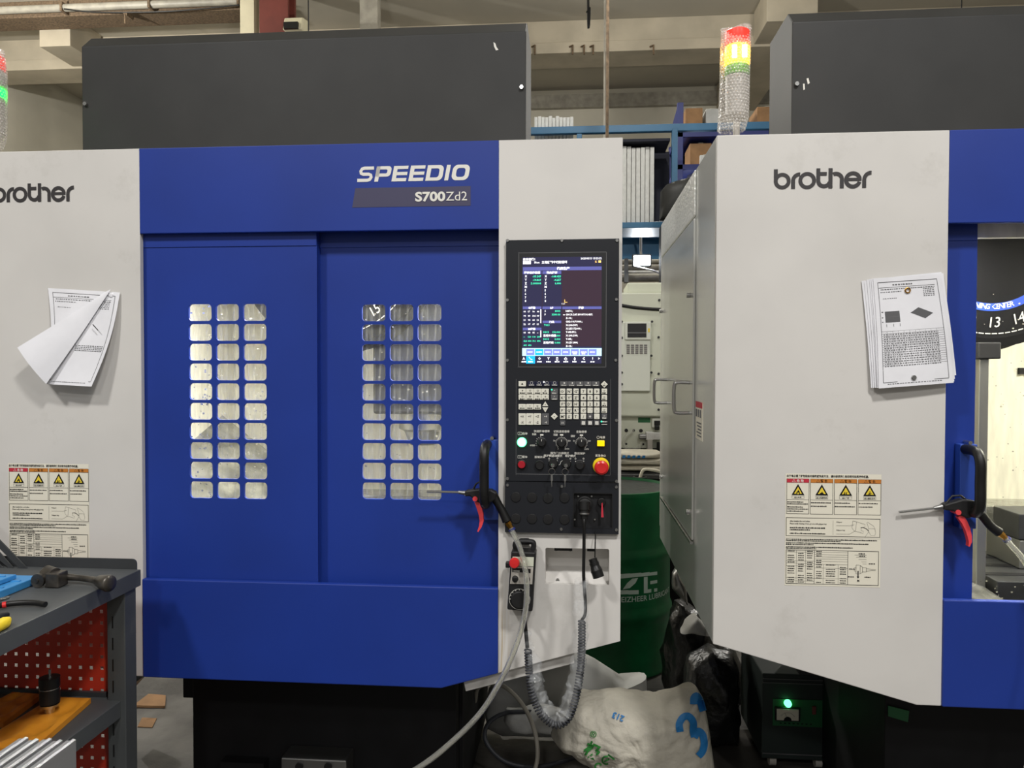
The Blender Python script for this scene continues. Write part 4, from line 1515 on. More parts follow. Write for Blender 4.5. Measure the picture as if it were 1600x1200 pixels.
MB().prism([(q.x - .0022, q.z + .018), (q.x + .0005, q.z + .020), (q.x + .003, q.z - .012), (q.x + .0035, q.z - .018), (q.x - .003, q.z - .018)], D - .02, D - .016).build('red_tab', 'sign_red', SP)
# ------------------------------------------------------------------ the second machine: a copy of every part, its door slid open
def copy_under(o, parent):
    c = o.copy()
    COL.objects.link(c)
    c.parent = parent
    c.matrix_parent_inverse = o.matrix_parent_inverse.copy()
    for ch in list(o.children):
        copy_under(ch, c)
    return c


ROOT2 = thing('machining_center', (-0.8 + SX, 2.6, 0), 'blue and white machining centre with its door slid open on the lit interior', 'machine', 'machining centres')
door_shift = P(1523, 650, YD2).x - (XB + .005 + SX)
for ch in list(ROOT.children):
    c = copy_under(ch, ROOT2)
    if ch is DL:
        c.location.x += -0.5
        c.location.y += 0.001
    if ch is DR:
        c.location.x += door_shift

# spindle heads: down behind the windows of the left machine, raised in the open one
for rt, dx, z0 in ((ROOT, 0, 1.33), (ROOT2, SX, 1.86)):
    sh = MB().box(-.72 + dx, -.41 + dx, 2.66, 2.98, z0, 2.42).build('spindle_head', 'cast_dark', rt, bevel=.01)
    MB().lathe([(.05, z0 - .12), (.07, z0 - .07), (.09, z0 - .06), (.09, z0 + .02)], (-.565 + dx, 2.8, 0), 'z', 28).build('spindle_nose', 'steel_dull', sh, smooth=True)
MB().box(BX0 - .14, BX0 - .001, 2.5, 3.15, .35, ZB + .06).build('base_bracket', 'paint_black', ROOT, bevel=.004)
# lamps inside the working spaces
for rt, dx, pw in ((ROOT, 0, 27), (ROOT2, SX, 22)):
    for x in (-1.02, -.22):
        wl_ = MB().box(x - .02 + dx, x + .02 + dx, 2.16, 2.46, 1.93, 1.95).build('work_lamp', 'bulb', rt)
        l = area_light('work_lamp_light', (x + dx, 2.31, 1.915), .04, pw, (1.0, .97, .85), size_y=.28)
        l.parent = wl_
        l.matrix_parent_inverse = Matrix.Identity(4)
# chips stuck to the work space and to the window sheet
rnd = random.Random(3)
cm = MB().prism([(-.004, 0), (.003, -.002), (.005, .001), (-.002, .0025)], -.001, .001).mesh('metal_chip')
for rt, dx in ((ROOT, 0), (ROOT2, SX)):
    mb = MB()
    for k in range(420):
        x = rnd.choice((rnd.uniform(-1.05, -.25), rnd.gauss(-1.03, .03) if dx == 0 else rnd.uniform(-1.0, -.3)))
        z = rnd.choice((rnd.uniform(.9, 1.75), rnd.gauss(1.3, .12)))
        y = rnd.choice((D + .073, D + .073, 2.4)) if dx == 0 else rnd.choice((2.395, 3.11, 2.41))
        if dx and y < 2.5 and not (.70 < z < .85 or (abs(x - MX) < .3 and z > 1.6)):
            z = rnd.uniform(.71, .86)
            y = 2.38
        s = rnd.uniform(.4, 1.1)
        a = rnd.uniform(0, 6.3)
        mb.add([(x + dx + s * (.004 * math.cos(a + b)), y, z + s * .003 * math.sin(a + b)) for b in (0, 1.9, 3.1, 4.6)], [(0, 1, 2, 3)])
    mb.build('metal_chips', 'chip', rt, kind='stuff')

# bare spots where the hood paint has chipped off
for rt, pts in ((ROOT, ((771, 66), (774, 68), (776, 74), (779, 78), (775, 79), (772, 73))), (ROOT2, ((1260, 123), (1263, 122), (1265, 130), (1262, 132))), (ROOT2, ((1254.5, 131), (1257, 131), (1257.5, 140), (1255, 141)))):
    q = [P(px, py, hy) for px, py in pts]
    MB().flat([(p.x, p.z) for p in q], hy - .0012).build('paint_chip', 'ink_white', rt)
# signal towers and their bubble wrap
tower(ROOT, 'green', 0)
tower(ROOT2, 'amber', SX)


def bubble_wrap(dx, label):
    t = thing('bubble_wrap', (TX + dx, ty, ZT), label, 'bubble wrap', 'bubble wrap on the signal towers')
    rows = ((41, 1127, 1174, .004), (50, 1128, 1172, .014), (62, 1128, 1171.5, .030), (75, 1127, 1171, .037), (100, 1126.5, 1170.5, .039), (130, 1126, 1169.5, .038),
            (160, 1125, 1169, .038), (185, 1123.5, 1168, .036), (200, 1122.5, 1164, .032), (207, 1122, 1161, .028))
    N = 40

    def ringat(py, grow=0.0):
        for (q0, l0, r0, d0), (q1, l1, r1, d1) in zip(rows, rows[1:]):
            if q0 <= py <= q1:
                f = (py - q0) / (q1 - q0)
                l, r, d = l0 + (l1 - l0) * f, r0 + (r1 - r0) * f, d0 + (d1 - d0) * f
                break
        xl, xr = P(l, py, ty).x - SX + dx, P(r, py, ty).x - SX + dx
        return (xl + xr) / 2, (xr - xl) / 2, d, TZ(py)
    mb = MB()
    n_r = 40
    vs, fs = [], []
    for j in range(n_r + 1):
        py = 41 + (207 - 41) * j / n_r
        cx, a, d, z = ringat(py)
        for i in range(N):
            th = 2 * math.pi * i / N
            w_ = 1 + .03 * math.sin(7 * th + j)
            zz = z + (.006 * math.cos(th) - .004 * math.cos(3 * th) if j == 0 else 0)
            vs.append((cx + a * math.cos(th) * w_, ty + d * math.sin(th) * w_, zz))
    for j in range(n_r):
        for i in range(N):
            fs.append((j * N + i, j * N + (i + 1) % N, (j + 1) * N + (i + 1) % N, (j + 1) * N + i))
    mb.add(vs, fs)
    mb.build('film', 'bubble_film', t, smooth=True)
    bb = MB()
    j = 0
    py = 46
    while py < 205:
        cx, a, d, z = ringat(py)
        n = 26
        for i in range(n):
            th = 2 * math.pi * (i + (j % 2) * .5) / n
            nx, ny = math.cos(th) / max(a, .01), math.sin(th) / max(d, .01)
            l = math.hypot(nx, ny)
            nrm = Vector((nx / l, ny / l, 0))
            c = Vector((cx + a * math.cos(th), ty + d * math.sin(th), z))
            tx_ = Vector((-nrm.y, nrm.x, 0))
            vs = [c + nrm * .0032]
            for rr, hh in ((.0026, .0024), (.0038, .0003)):
                for q in range(6):
                    ph = 2 * math.pi * q / 6
                    vs.append(c + tx_ * rr * math.cos(ph) + Vector((0, 0, rr * math.sin(ph))) + nrm * hh)
            fs = [(0, 1 + q, 1 + (q + 1) % 6) for q in range(6)] + [(1 + q, 7 + q, 7 + (q + 1) % 6, 1 + (q + 1) % 6) for q in range(6)]
            bb.add(vs, fs)
        py += 4.6
        j += 1
    bb.build('bubbles', 'bubble_dome', t, smooth=True, angle=80, kind='stuff')


bubble_wrap(0, 'bubble wrap sleeve around the signal tower that glows green')
bubble_wrap(SX, 'bubble wrap sleeve around the signal tower that glows amber')
# ------------------------------------------------------------------ air guns hung on the door handles
def air_gun(label, tip, base, collar, body, hook, pivot, trig, grip, brass, hose, Y, hose_name_y):
    o = P(*collar, Y)
    g = thing('air_gun', (o.x, Y, o.z), label, 'air gun', 'air blow guns on the door handles')
    W_ = lambda p, dy=0: P(p[0], p[1], Y) + Vector((0, dy, 0))
    MB().tube([W_(tip), W_(base)], .0032, 10).build('nozzle', 'steel', g, smooth=True)
    MB().tube([W_(base), W_(collar)], [.004, .0068], 12).build('nozzle_collar', 'steel_dull', g, smooth=True)
    MB().prism([(W_(p).x, W_(p).z) for p in body], Y - .013, Y + .013).build('body', 'plastic_black', g, bevel=.004)
    MB().tube([W_(p, -.002) for p in hook], .0026, 8).build('hang_hook', 'plastic_black', g, smooth=True)
    pv = W_(pivot)
    MB().lathe([(.0065, -.016), (.0065, .016), (.003, .017)], pv, 'y', 16).build('trigger_pin', 'trigger_red', g, smooth=True)
    tr = [W_(p) for p in trig]
    n = len(tr)
    wv = [.009, .0085, .0075, .0065, .0045, .002]
    vs, fs = [], []
    for i, p in enumerate(tr):
        t = (tr[min(i + 1, n - 1)] - tr[max(i - 1, 0)]).normalized()
        s = Vector((t.z, 0, -t.x))
        for sx, sy in ((1, -1), (1, 1), (-1, 1), (-1, -1)):
            vs.append(p + s * wv[i] * sx * .8 + Vector((0, .007 * sy, 0)))
    for i in range(n - 1):
        for k in range(4):
            fs.append((i * 4 + k, i * 4 + (k + 1) % 4, (i + 1) * 4 + (k + 1) % 4, (i + 1) * 4 + k))
    fs += [(0, 1, 2, 3), tuple(range((n - 1) * 4, n * 4))]
    MB().add(vs, fs).build('trigger', 'trigger_red', g, smooth=True, angle=60)
    gp = [W_(p) for p in grip]
    MB().tube(spline(gp, 5), [.0125 - .002 * math.sin(math.pi * i / (5 * (len(gp) - 1))) for i in range(5 * (len(gp) - 1) + 1)], 14).build('grip', 'rubber', g, smooth=True, angle=70)
    b0, b1 = W_(brass[0]), W_(brass[1])
    MB().tube([b0, b0.lerp(b1, .5), b0.lerp(b1, .5), b1], [.0085, .0085, .0068, .0068], 6).build('brass_fitting', 'brass', g)
    MB().tube([b1, b1 + (b1 - b0) * .3], .0095, 16).build('lock_ring', 'rack_blue', g)
    hp = [P(p[0], p[1], p[2]) for p in hose]
    MB().pipe(spline([b1] + hp, 8), .0072, .0046).build('hose', 'hose_vinyl', g, smooth=True)
    return g


GY = 1.987
air_gun('black air gun with red trigger hung on the closed door handle', (667, 768), (716, 769), (728, 770.5),
        [(727, 766), (738, 764), (752, 763), (768, 764), (777, 769), (775, 780), (764, 786), (750, 785), (742, 781), (735, 774), (727, 775)],
        [(740, 764), (744, 756), (749, 753), (757, 756)], (743.5, 778),
        [(746, 783), (749, 792), (752, 803), (753, 813), (751, 822), (747, 830)],
        [(770, 772), (777, 785), (785, 799), (792, 814)], ((793, 816), (799, 826)),
        [(804, 838, 1.975), (812, 855, 1.955), (819, 880, 1.935), (823, 912, 1.922), (821, 955, 1.92), (808, 1005, 1.92), (785, 1058, 1.915), (752, 1112, 1.90), (705, 1160, 1.88),
         (650, 1202, 1.86), (560, 1250, 1.84), (420, 1330, 1.82), (200, 1500, 1.86)], GY, 0)
air_gun('black air gun with red trigger hung on the open door handle', (1404.5, 800), (1459, 794), (1472, 791.5),
        [(1472, 787), (1482, 784), (1500, 779), (1520, 781), (1527, 792), (1521, 806), (1508, 809), (1496, 803), (1486, 797), (1472, 796)],
        [(1478, 786), (1487, 775), (1500, 774), (1508, 780)], (1493, 799),
        [(1498, 805), (1505, 815), (1510, 826), (1513, 837), (1514, 846), (1512, 853)],
        [(1524, 796), (1535, 806), (1547, 821), (1561, 832)], ((1562, 833), (1572, 842)),
        [(1580, 852, 1.975), (1600, 876, 1.96), (1630, 930, 1.94), (1640, 1010, 1.93), (1625, 1120, 1.92), (1600, 1260, 1.9), (1640, 1500, 1.92)], GY, 0)

# ------------------------------------------------------------------ handwheel pendant, its coiled cable in a plastic sleeve
PYF = 1.952
H6 = lambda u, v, Y=PYF: P(780 + u / 8, 830 + v / 8, Y)
o = H6(260, 985)
pd = thing('handwheel_pendant', (o.x, PYF, o.z), 'black handwheel pendant with a red stop button hung under the operator panel', 'pendant')
crn = [H6(150, 250), H6(460, 265), H6(415, 1010), H6(98, 985)]
PB = MB().prism([(p.x, p.z) for p in crn], PYF, D - .001).build('body', 'plastic_black', pd, bevel=.004)
hb = [H6(200, 260), H6(188, 200), H6(225, 160), H6(395, 162), H6(425, 200), H6(415, 265)]
MB().tube(spline([Vector((p.x, D - .02, p.z)) for p in hb], 5), .007, 10).build('carry_loop', 'plastic_black', pd, smooth=True)
qd = lambda *ps: [(H6(*p).x, H6(*p).z) for p in ps]
MB().prism(qd((168, 318), (434, 325), (428, 440), (158, 432)), PYF - .0012, PYF).build('blank_plate', 'cream_paint', pd)
MB().prism(qd((156, 440), (427, 447), (414, 662), (138, 655)), PYF - .0012, PYF).build('face_plate', 'lens_grey', pd)
MB().prism(qd((162, 455), (395, 468), (393, 520), (160, 505)), PYF - .0024, PYF - .001).build('name_strip', 'rubber', pd)
mk = MB()
p0 = H6(172, 500)
mk.text('I HEDSS', p0.x, p0.z, .0052, PYF - .0026, 'l', .02, 1, -.05)
for k in range(9):
    a = math.radians(180 - 22 * k)
    c = H6(255, 850)
    mk.ribbon([(c.x + .0235 * math.cos(a), c.z + .0235 * math.sin(a)), (c.x + .0262 * math.cos(a), c.z + .0262 * math.sin(a))], .0016, PYF - .0006)
mk.ribbon(circle(H6(255, 850).x, H6(255, 850).z, .0272, 30), .0008, PYF - .0006, closed=True)
mk.build('dial_print', 'ink_white', pd, kind='stuff')
for u, v in ((200, 592), (348, 600)):
    c = H6(u, v)
    MB().lathe([(.0085, 0), (.0075, -.008), (.006, -.009), (.001, -.009)], (c.x, PYF - .001, c.z), 'y', 18).build('axis_knob', 'rubber', pd, smooth=True)
c = H6(255, 850)
MB().lathe([(.022, 0), (.022, -.008), (.02, -.0095), (.001, -.0095)], (c.x, PYF, c.z), 'y', 32).build('handwheel', 'plastic_black', pd, smooth=True)
c = H6(196, 378)
MB().lathe([(.009, 0), (.009, -.008), (.0135, -.012), (.0135, -.02), (.011, -.024), (.001, -.025)], (c.x, PYF, c.z), 'y', 24).build('stop_button', 'plastic_red', pd, smooth=True)
c = H6(112, 440)
MB().box(c.x - .008, c.x + .004, PYF + .01, PYF + .03, c.z - .007, c.z + .007).build('enable_switch', 'rubber', pd, bevel=.002)
YC = 1.935
cb = [H6(320, 1000, PYF + .02), P(820, 968, YC), P(822, 990, YC), P(824, 1012, YC)]
MB().tube(spline(cb, 6), [.009] * 3 + [.005] * 16, 10).build('cable_tail', 'rubber', pd, smooth=True)
coil_path = spline([P(825, 1015, YC), P(827, 1050, YC), P(832, 1085, 1.92), P(846, 1116, 1.91), P(868, 1133, 1.905), P(888, 1122, 1.91), P(900, 1088, 1.92), P(907, 1045, YC), P(909, 1000, YC), P(909, 969, YC)], 8)
MB().tube(helix(coil_path, .0082, 66, 9), .0027, 6).build('coiled_cable', 'coil', pd, smooth=True, angle=80)
k = Cc(617, 960)
lead = spline([P(909, 969, YC), P(914, 960, YC), P(914.5, 940, YC), P(912, 900, YC), P(912.5, 850, YC), P(912.5, 818, YC), P(912.5, 806, 1.945)], 6)
MB().tube(lead, .0042, 10).build('lead_cable', 'rubber', pd, smooth=True)
a, b = P(912.5, 812, 1.942), P(912.8, 784, 1.95)
PL = MB().tube([a, a.lerp(b, .25), a.lerp(b, .25), a.lerp(b, .55), a.lerp(b, .55), b], [.008, .009, .0125, .0125, .015, .015], 20).build('plug', 'rubber', pd, smooth=True)
MB().tube([a.lerp(b, .3), a.lerp(b, .38)], .0133, 20).build('plug_ring', 'steel_dull', pd, smooth=True)
# clear sleeve round the coil
sl = [P(824, 985, YC), P(826, 1010, YC), P(836, 1040, YC), P(839, 1075, 1.92), P(852, 1104, 1.91), P(869, 1124, 1.905), P(883, 1112, 1.91), P(894, 1085, 1.92), P(902, 1045, YC), P(906, 1000, YC), P(907, 950, YC), P(908, 905, YC)]
sp_ = spline(sl, 6)
rr = [.006 + .013 * min(1, i / 12) + .0025 * math.sin(i * 1.3) + .0018 * math.sin(i * 2.9) for i in range(len(sp_))]
sleeve = MB().tube(sp_, rr, 14, caps=False)
sleeve.merge_noise(.004, 45, None, 3.0)
slv = sleeve.build('plastic_sleeve', 'clear_plastic', pd, smooth=True)

# bracket screwed to the right panel
pb = MB().prism([(H6(u, v, D).x, H6(u, v, D).z) for u, v in ((248, 160), (248, 100), (262, 84), (370, 84), (384, 100), (384, 160))], D - .008, D).build('pendant_bracket', 'plastic_black', ROOT, bevel=.002)
for u in (272, 357):
    c = H6(u, 108, D)
    MB().lathe([(.003, -.0095), (.003, -.0075)], (c.x, D, c.z), 'y', 10).build('bracket_screw', 'steel', pb)

# spare plug dangling from the panel
c = P(931, 880, 1.965)
dg = thing('cable_plug', (c.x, 1.965, P(931, 835, 1.965).z), 'black round cable plug dangling in front of the niche', 'plug')
MB().tube([P(930.5, 831, 1.985), P(930, 850, 1.97), P(929.5, 871, 1.965)], .0016, 8).build('cord', 'rubber', dg)
a, b = P(926, 873, 1.962), P(935.5, 902, 1.955)
MB().tube([a, a.lerp(b, .2), a.lerp(b, .2), a.lerp(b, .35), a.lerp(b, .35), a.lerp(b, .6), a.lerp(b, .62), a.lerp(b, .7), a.lerp(b, .7), b],
          [.011, .011, .0125, .0125, .0115, .0145, .0155, .0155, .0148, .0148], 16).build('plug_body', 'rubber', dg, smooth=True)

# ------------------------------------------------------------------ papers stuck to the machines
def sheet(name, corners, label, bulge=(0, 0), n=22, group=None, mm='paper', curl=None):
    """corners: photo pixel + depth for top-left, top-right, bottom-right, bottom-left"""
    c = [P(*k) for k in corners]
    vs, fs = [], []
    for j in range(n + 1):
        for i in range(n + 1):
            s, t = i / n, j / n
            p = c[0] * (1 - s) * (1 - t) + c[1] * s * (1 - t) + c[2] * s * t + c[3] * (1 - s) * t
            p = p + Vector((bulge[0] * math.sin(math.pi * t), -abs(bulge[1]) * math.sin(math.pi * s) * t, 0))
            vs.append(p)
    for j in range(n):
        for i in range(n):
            a = j * (n + 1) + i
            fs.append((a, a + 1, a + n + 2, a + n + 1))
    mb = MB().add(vs, fs)
    o = mb.build(name, mm)
    sd = o.modifiers.new('thickness', 'SOLIDIFY')
    sd.thickness = .0003
    if label:
        tag(o, label, 'paper', group)
    return o, lambda s, t, d=.0006: (c[0] * (1 - s) * (1 - t) + c[1] * s * (1 - t) + c[2] * s * t + c[3] * (1 - s) * t
                                     + Vector((bulge[0] * math.sin(math.pi * t), -abs(bulge[1]) * math.sin(math.pi * s) * t - d, 0)))


def pquad(mb, f, s0, t0, s1, t1, d=.0008):
    n = 6
    for k in range(n):
        ta, tb_ = t0 + (t1 - t0) * k / n, t0 + (t1 - t0) * (k + 1) / n
        mb.add([f(s0, ta, d), f(s1, ta, d), f(s1, tb_, d), f(s0, tb_, d)], [(0, 1, 2, 3)])


def drawing(parent, f, seed, full=True):
    mb, gr = MB(), MB()
    w = .006
    for a in ((.06, .04, .94, .04 + w), (.06, .95, .94, .95 + w), (.06, .04, .06 + w * 1.2, .95), (.94, .04, .94 + w * 1.2, .95), (.06, .09, .9, .094)):
        pquad(mb, f, *a)
    rn = random.Random(seed)

    def dash(s0, s1, t, h):
        s = s0
        while s < s1:
            e = min(s1, s + rn.uniform(.012, .035))
            pquad(mb, f, s, t, e, t + h)
            s = e + rn.uniform(.008, .014)
    dash(.28, .58, .065, .012)
    dash(.1, .9, .105, .009)
    dash(.09, .4, .13, .008)
    dash(.12, .32, .19, .006)
    for k in range(5):
        dash(.72, .88, .12 + k * .016, .007)
    if full:
        pquad(gr, f, .13, .31, .34, .41)
        pquad(mb, f, .13, .358, .34, .362)
        for t in (.31, .36, .40):
            dash(.08, .11, t, .008)
        for s in (.14, .24, .33):
            pquad(mb, f, s, .425, s + .006, .45)
        gr.add([f(.5, .335), f(.62, .29), f(.82, .35), f(.70, .395)], [(0, 1, 2, 3)])
        for k in range(16):
            t = .49 + k * .0205
            pquad(mb, f, .06, t, .94, t + .0022)
            if k:
                dash(.09, .86, t + .006, .008)
        for s in (.14, .22, .3, .38, .46, .54, .6, .68, .76, .84):
            pquad(mb, f, s, .49, s + .0022, .80)
    else:
        for k in range(4):
            dash(.45, .92, .58 + k * .017, .009)
    dash(.12, .85, .965, .007)
    mb.build('drawing_print', 'ink_grey', parent, kind='stuff')
    if full:
        gr.build('shaded_views', 'key_grey', parent)


G_ = 'drawing sheets stacked on the white panel'
stack = [((1346, 439, 1.997), (1470, 426, 1.997), (1484, 590, 1.990), (1361, 606, 1.988)),
         ((1350, 440, 1.996), (1473, 428, 1.996), (1494, 586, 1.988), (1364, 606, 1.985)),
         ((1354, 437, 1.995), (1471, 425, 1.995), (1492, 592, 1.986), (1367, 606, 1.982)),
         ((1358, 436, 1.994), (1474, 427, 1.994), (1490, 594, 1.984), (1370, 606, 1.979)),
         ((1361, 436, 1.9925), (1470, 430, 1.993), (1491, 596, 1.982), (1371, 606, 1.976))]
for k, cs_ in enumerate(stack):
    sheet('paper_sheet', cs_, 'white sheet under the top machining drawing on the white panel', (.002, .001), group=G_)
top, f_top = sheet('paper_sheet', ((1364, 435, 1.991), (1468, 428, 1.991), (1490, 598, 1.980), (1373, 607, 1.973)), 'printed drawing sheet held by two magnets on top of the paper stack', (.003, .001), group=G_)
drawing(top, f_top, 5)
p = f_top(.49, .13, .002)
rg = [(p.x + .006 * math.cos(t), p.y - .001, p.z + .006 * math.sin(t)) for t in [2 * math.pi * i / 20 for i in range(21)]]
tag(MB().tube(rg, .0016, 8).build('ring_magnet', 'brass', smooth=True), 'small ring magnet holding the drawing stack', 'magnet')
p = f_top(.47, .925, .001)
tag(MB().lathe([(.006, 0), (.006, -.003), (.005, -.004), (.001, -.004)], (p.x, p.y, p.z), 'y', 18).build('disc_magnet', 'steel_dull', smooth=True), 'small dark disc magnet at the bottom of the drawing stack', 'magnet')
sb_, f_b = sheet('paper_sheet', ((75, 450, 1.996), (187.5, 457, 1.996), (143, 604, 1.955), (72, 600, 1.962)), 'printed sheet with its lower end curling off the white panel', (.012, .004))
drawing(sb_, f_b, 11, False)
sheet('paper_sheet', ((163, 457, 1.991), (173, 452, 1.991), (72, 600, 1.945), (27, 543, 1.935)), 'pale sheet folded back across the curling printed sheet', (.003, .006))
p = P(150, 512, 1.955)
tag(MB().tube([P(145, 507, 1.968), P(153, 516, 1.966)], .0012, 6).build('paper_pin', 'rubber'), 'small dark pin stuck in the curling sheet', 'pin')
tag(MB().lathe([(.006, 0), (.006, -.006), (.004, -.007)], (P(176, 462, D).x, D - .002, P(176, 462, D).z), 'y', 14).build('disc_magnet', 'paper'), 'white disc magnet holding the curling sheet by its corner', 'magnet')
# ------------------------------------------------------------------ tool bench at the left
BXE, BYF, BZT = -1.127, 1.88, 0.970
bx0, by0 = -1.62, 0.62
bn = thing('tool_bench', ((BXE + bx0) / 2, (BYF + by0) / 2, 0), 'dark grey steel tool bench with a red pegboard end', 'workbench')
MB().box(bx0, BXE, by0, BYF, BZT - .004, BZT).build('bench_top', 'bench_grey', bn, bevel=.002)
for x0, x1, y0, y1 in ((BXE - .004, BXE, by0, BYF), (bx0, bx0 + .004, by0, BYF), (bx0 + .004, BXE - .004, by0, by0 + .004), (bx0 + .004, BXE - .004, BYF - .004, BYF)):
    MB().box(x0, x1, y0, y1, BZT - .042, BZT - .001).build('top_lip', 'bench_grey', bn)
for x in (bx0 + .005, BXE - .055):
    for y in (by0 + .01, BYF - .06):
        lg = MB().box(x, x + .048, y, y + .05, .0, BZT - .042).build('post', 'bench_grey', bn, bevel=.002)
        for k in range(14):
            z = .12 + k * .055
            MB().box(x + .014, x + .017, y - .0012, y + .001, z, z + .03).build('post_slot', 'rubber', lg)
# far end: red pegboard with square holes
pgx0, pgx1, pgy = bx0 + .055, BXE - .055, BYF - .03
hs = []
z = .36
while z < .92:
    x = pgx0 + .02
    while x < pgx1 - .01:
        hs.append([(x, z), (x + .009, z), (x + .009, z + .009), (x, z + .009)])
        x += .0295
    z += .0295
MB().holes([(pgx0, .33), (pgx1, .33), (pgx1, BZT - .045), (pgx0, BZT - .045)], hs, pgy, pgy + .0015).build('pegboard', 'pegboard_red', bn)
# rounded end plate and slotted bracket above the top
zb_ = BZT
pp_ = [(bx0, zb_ - .03), (BXE - .012, zb_ - .03), (BXE - .012, zb_ + .014)] + arc(BXE - .024, zb_ + .014, .012, 0, 90, 5) + [(bx0, zb_ + .026)]
MB().prism(pp_, BYF + .001, BYF + .005).build('end_plate', 'bench_dark', bn)
Yb = BYF - .02
bq = lambda px, py: (P(px, py, Yb).x, P(px, py, Yb).z)
ot = [bq(-90, 893), bq(47, 893), bq(5, 850), bq(-60, 785), bq(-90, 785)]
s1 = [bq(-6, 858), bq(-1, 857), bq(29, 887), bq(25, 889), bq(21, 888)]
s2 = [bq(-22, 863), bq(-17, 862), bq(12, 886), bq(8, 889), bq(4, 887)]
MB().holes(ot, [s1, s2], Yb, Yb + .004).build('slotted_bracket', 'bench_dark', bn)
# shelf below
SZ = P(170, 1086, BYF - .03).z
sxe = BXE - .02
MB().box(bx0 + .01, sxe, by0 + .01, BYF - .035, SZ - .004, SZ).build('shelf', 'bench_grey', bn, bevel=.002)
MB().box(sxe - .004, sxe, by0 + .01, BYF - .035, SZ - .042, SZ - .0005).build('shelf_lip', 'bench_grey', bn)
MB().box(bx0 + .06, sxe - .05, BYF - .045, BYF - .035, SZ - .04, SZ + .012).build('shelf_back_lip', 'bench_dark', bn)
MB().box(bx0 + .01, sxe, by0 + .01, BYF - .035, .20, .21).build('shelf', 'bench_grey', bn)

on = lambda px, py, dz=0: PZ(px, py, BZT + dz)
# hammer-like hinged bar tool lying on the top
a = on(118, 914)
hm = thing('breaker_bar', (a.x, a.y, BZT), 'dark steel hinged bar tool with a bulbous handle lying on the bench', 'tool')
h0, h1 = on(78, 908, .022), on(100, 908, .02)
MB().tube([on(64, 899, .024), on(73, 897, .026), on(86, 900, .024)], [.012, .021, .019], 18).build('head', 'hammer_steel', hm, smooth=True)
c = on(70, 903, .018)
MB().lathe([(.0165, -.026), (.0165, -.018), (.012, -.016)], c, 'y', 20).lathe([(.004, -.029), (.004, -.02)], c, 'y', 10).build('pivot_boss', 'hammer_steel', hm, smooth=True)
a0, a1 = on(79, 904, .018), on(99, 905, .018)
MB().box(a0.x, a1.x, a0.y - .02, a0.y + .016, BZT + .001, BZT + .036).build('hinge_block', 'hammer_steel', hm, bevel=.003)
path = spline([on(98, 901, .018), on(118, 902.5, .017), on(140, 905, .016), (on(156, 908, .016)), on(167, 911, .016), on(173, 912, .016)], 6)
n = len(path)
rad = []
for i in range(n):
    t = i / (n - 1)
    rad.append(.0095 - .002 * math.sin(math.pi * min(1, t / .6)) + (.0105 * math.sin(math.pi * min(1, max(0, (t - .5) / .5)) * .7) if t > .55 else 0))
rad[-1] = .008
MB().tube(path, rad, 16).build('handle', 'hammer_steel', hm, smooth=True, angle=70)

# blue plastic slabs
for k, (pts, z0, z1, lab) in enumerate((([(-60, 930), (40, 897), (48, 905), (-10, 950)], 0, .018, 'light blue plastic slab lying on the bench top'),
                                        ([(-60, 905), (18, 897), (22, 901), (-30, 925)], .0185, .03, 'small light blue slab on top of the larger blue slab'))):
    pl = [on(px, py, z1) for px, py in pts]
    x0, x1 = min(p.x for p in pl), max(p.x for p in pl)
    y0, y1 = min(p.y for p in pl), max(p.y for p in pl)
    if k == 0:
        x0, x1, y0, y1 = -1.70 + .12, on(48, 905, z1).x, on(0, 938, z1).y, on(48, 899, z1).y
    else:
        x0, x1, y0, y1 = -1.56, on(21, 899, z1).x, on(0, 915, z1).y, on(21, 897, z1).y
    t = thing('plastic_slab', ((x0 + x1) / 2, (y0 + y1) / 2, BZT + z0), lab, 'plastic slab', 'blue slabs on the bench')
    MB().box(x0, x1, y0, y1, BZT + z0 + .0005, BZT + z1).build('slab', 'blue_plastic', t, bevel=.002)
    for i in range(3):
        yy = y0 + (y1 - y0) * (i + .6) / 3.6
        MB().box(x0 + .01, x1 - .012, yy, yy + .006, BZT + z1, BZT + z1 + .002).build('rib', 'blue_plastic', t)
# pliers handles
a = on(36, 943)
pl_ = thing('pliers', (a.x, a.y, BZT), 'pliers with black sleeved handles and a red band on the bench', 'pliers')
MB().tube(spline([on(-40, 960, .009), on(0, 946, .009), on(30, 942, .010), (on(55, 942, .010)), on(71, 944.5, .009)], 5), .0062, 12).build('handle', 'rubber', pl_, smooth=True)
MB().tube([on(4, 945.5, .009), on(10, 944.5, .0095)], .0067, 12).build('red_band', 'plastic_red', pl_, smooth=True)
MB().tube(spline([on(-40, 948, .009), on(-10, 940, .010), on(8, 935, .010), on(13, 933.5, .010)], 4), .004, 10).build('handle', 'steel_dull', pl_, smooth=True)
kn = thing('utility_knife', tuple(on(3, 975)), 'yellow and black knife handle at the edge of the bench', 'knife')
MB().tube([on(-40, 1000, .012), on(-8, 981, .012), on(7, 973, .012), on(13, 968, .010)], [.011, .012, .012, .006], 12).build('handle', 'yellow', kn, smooth=True)
MB().tube([on(-30, 978, .012), on(2, 964, .012), on(11, 960.5, .011)], [.009, .009, .006], 12).build('cap', 'rubber', kn, smooth=True)

# things on the shelf
os_ = lambda px, py, dz=0: PZ(px, py, SZ + dz)


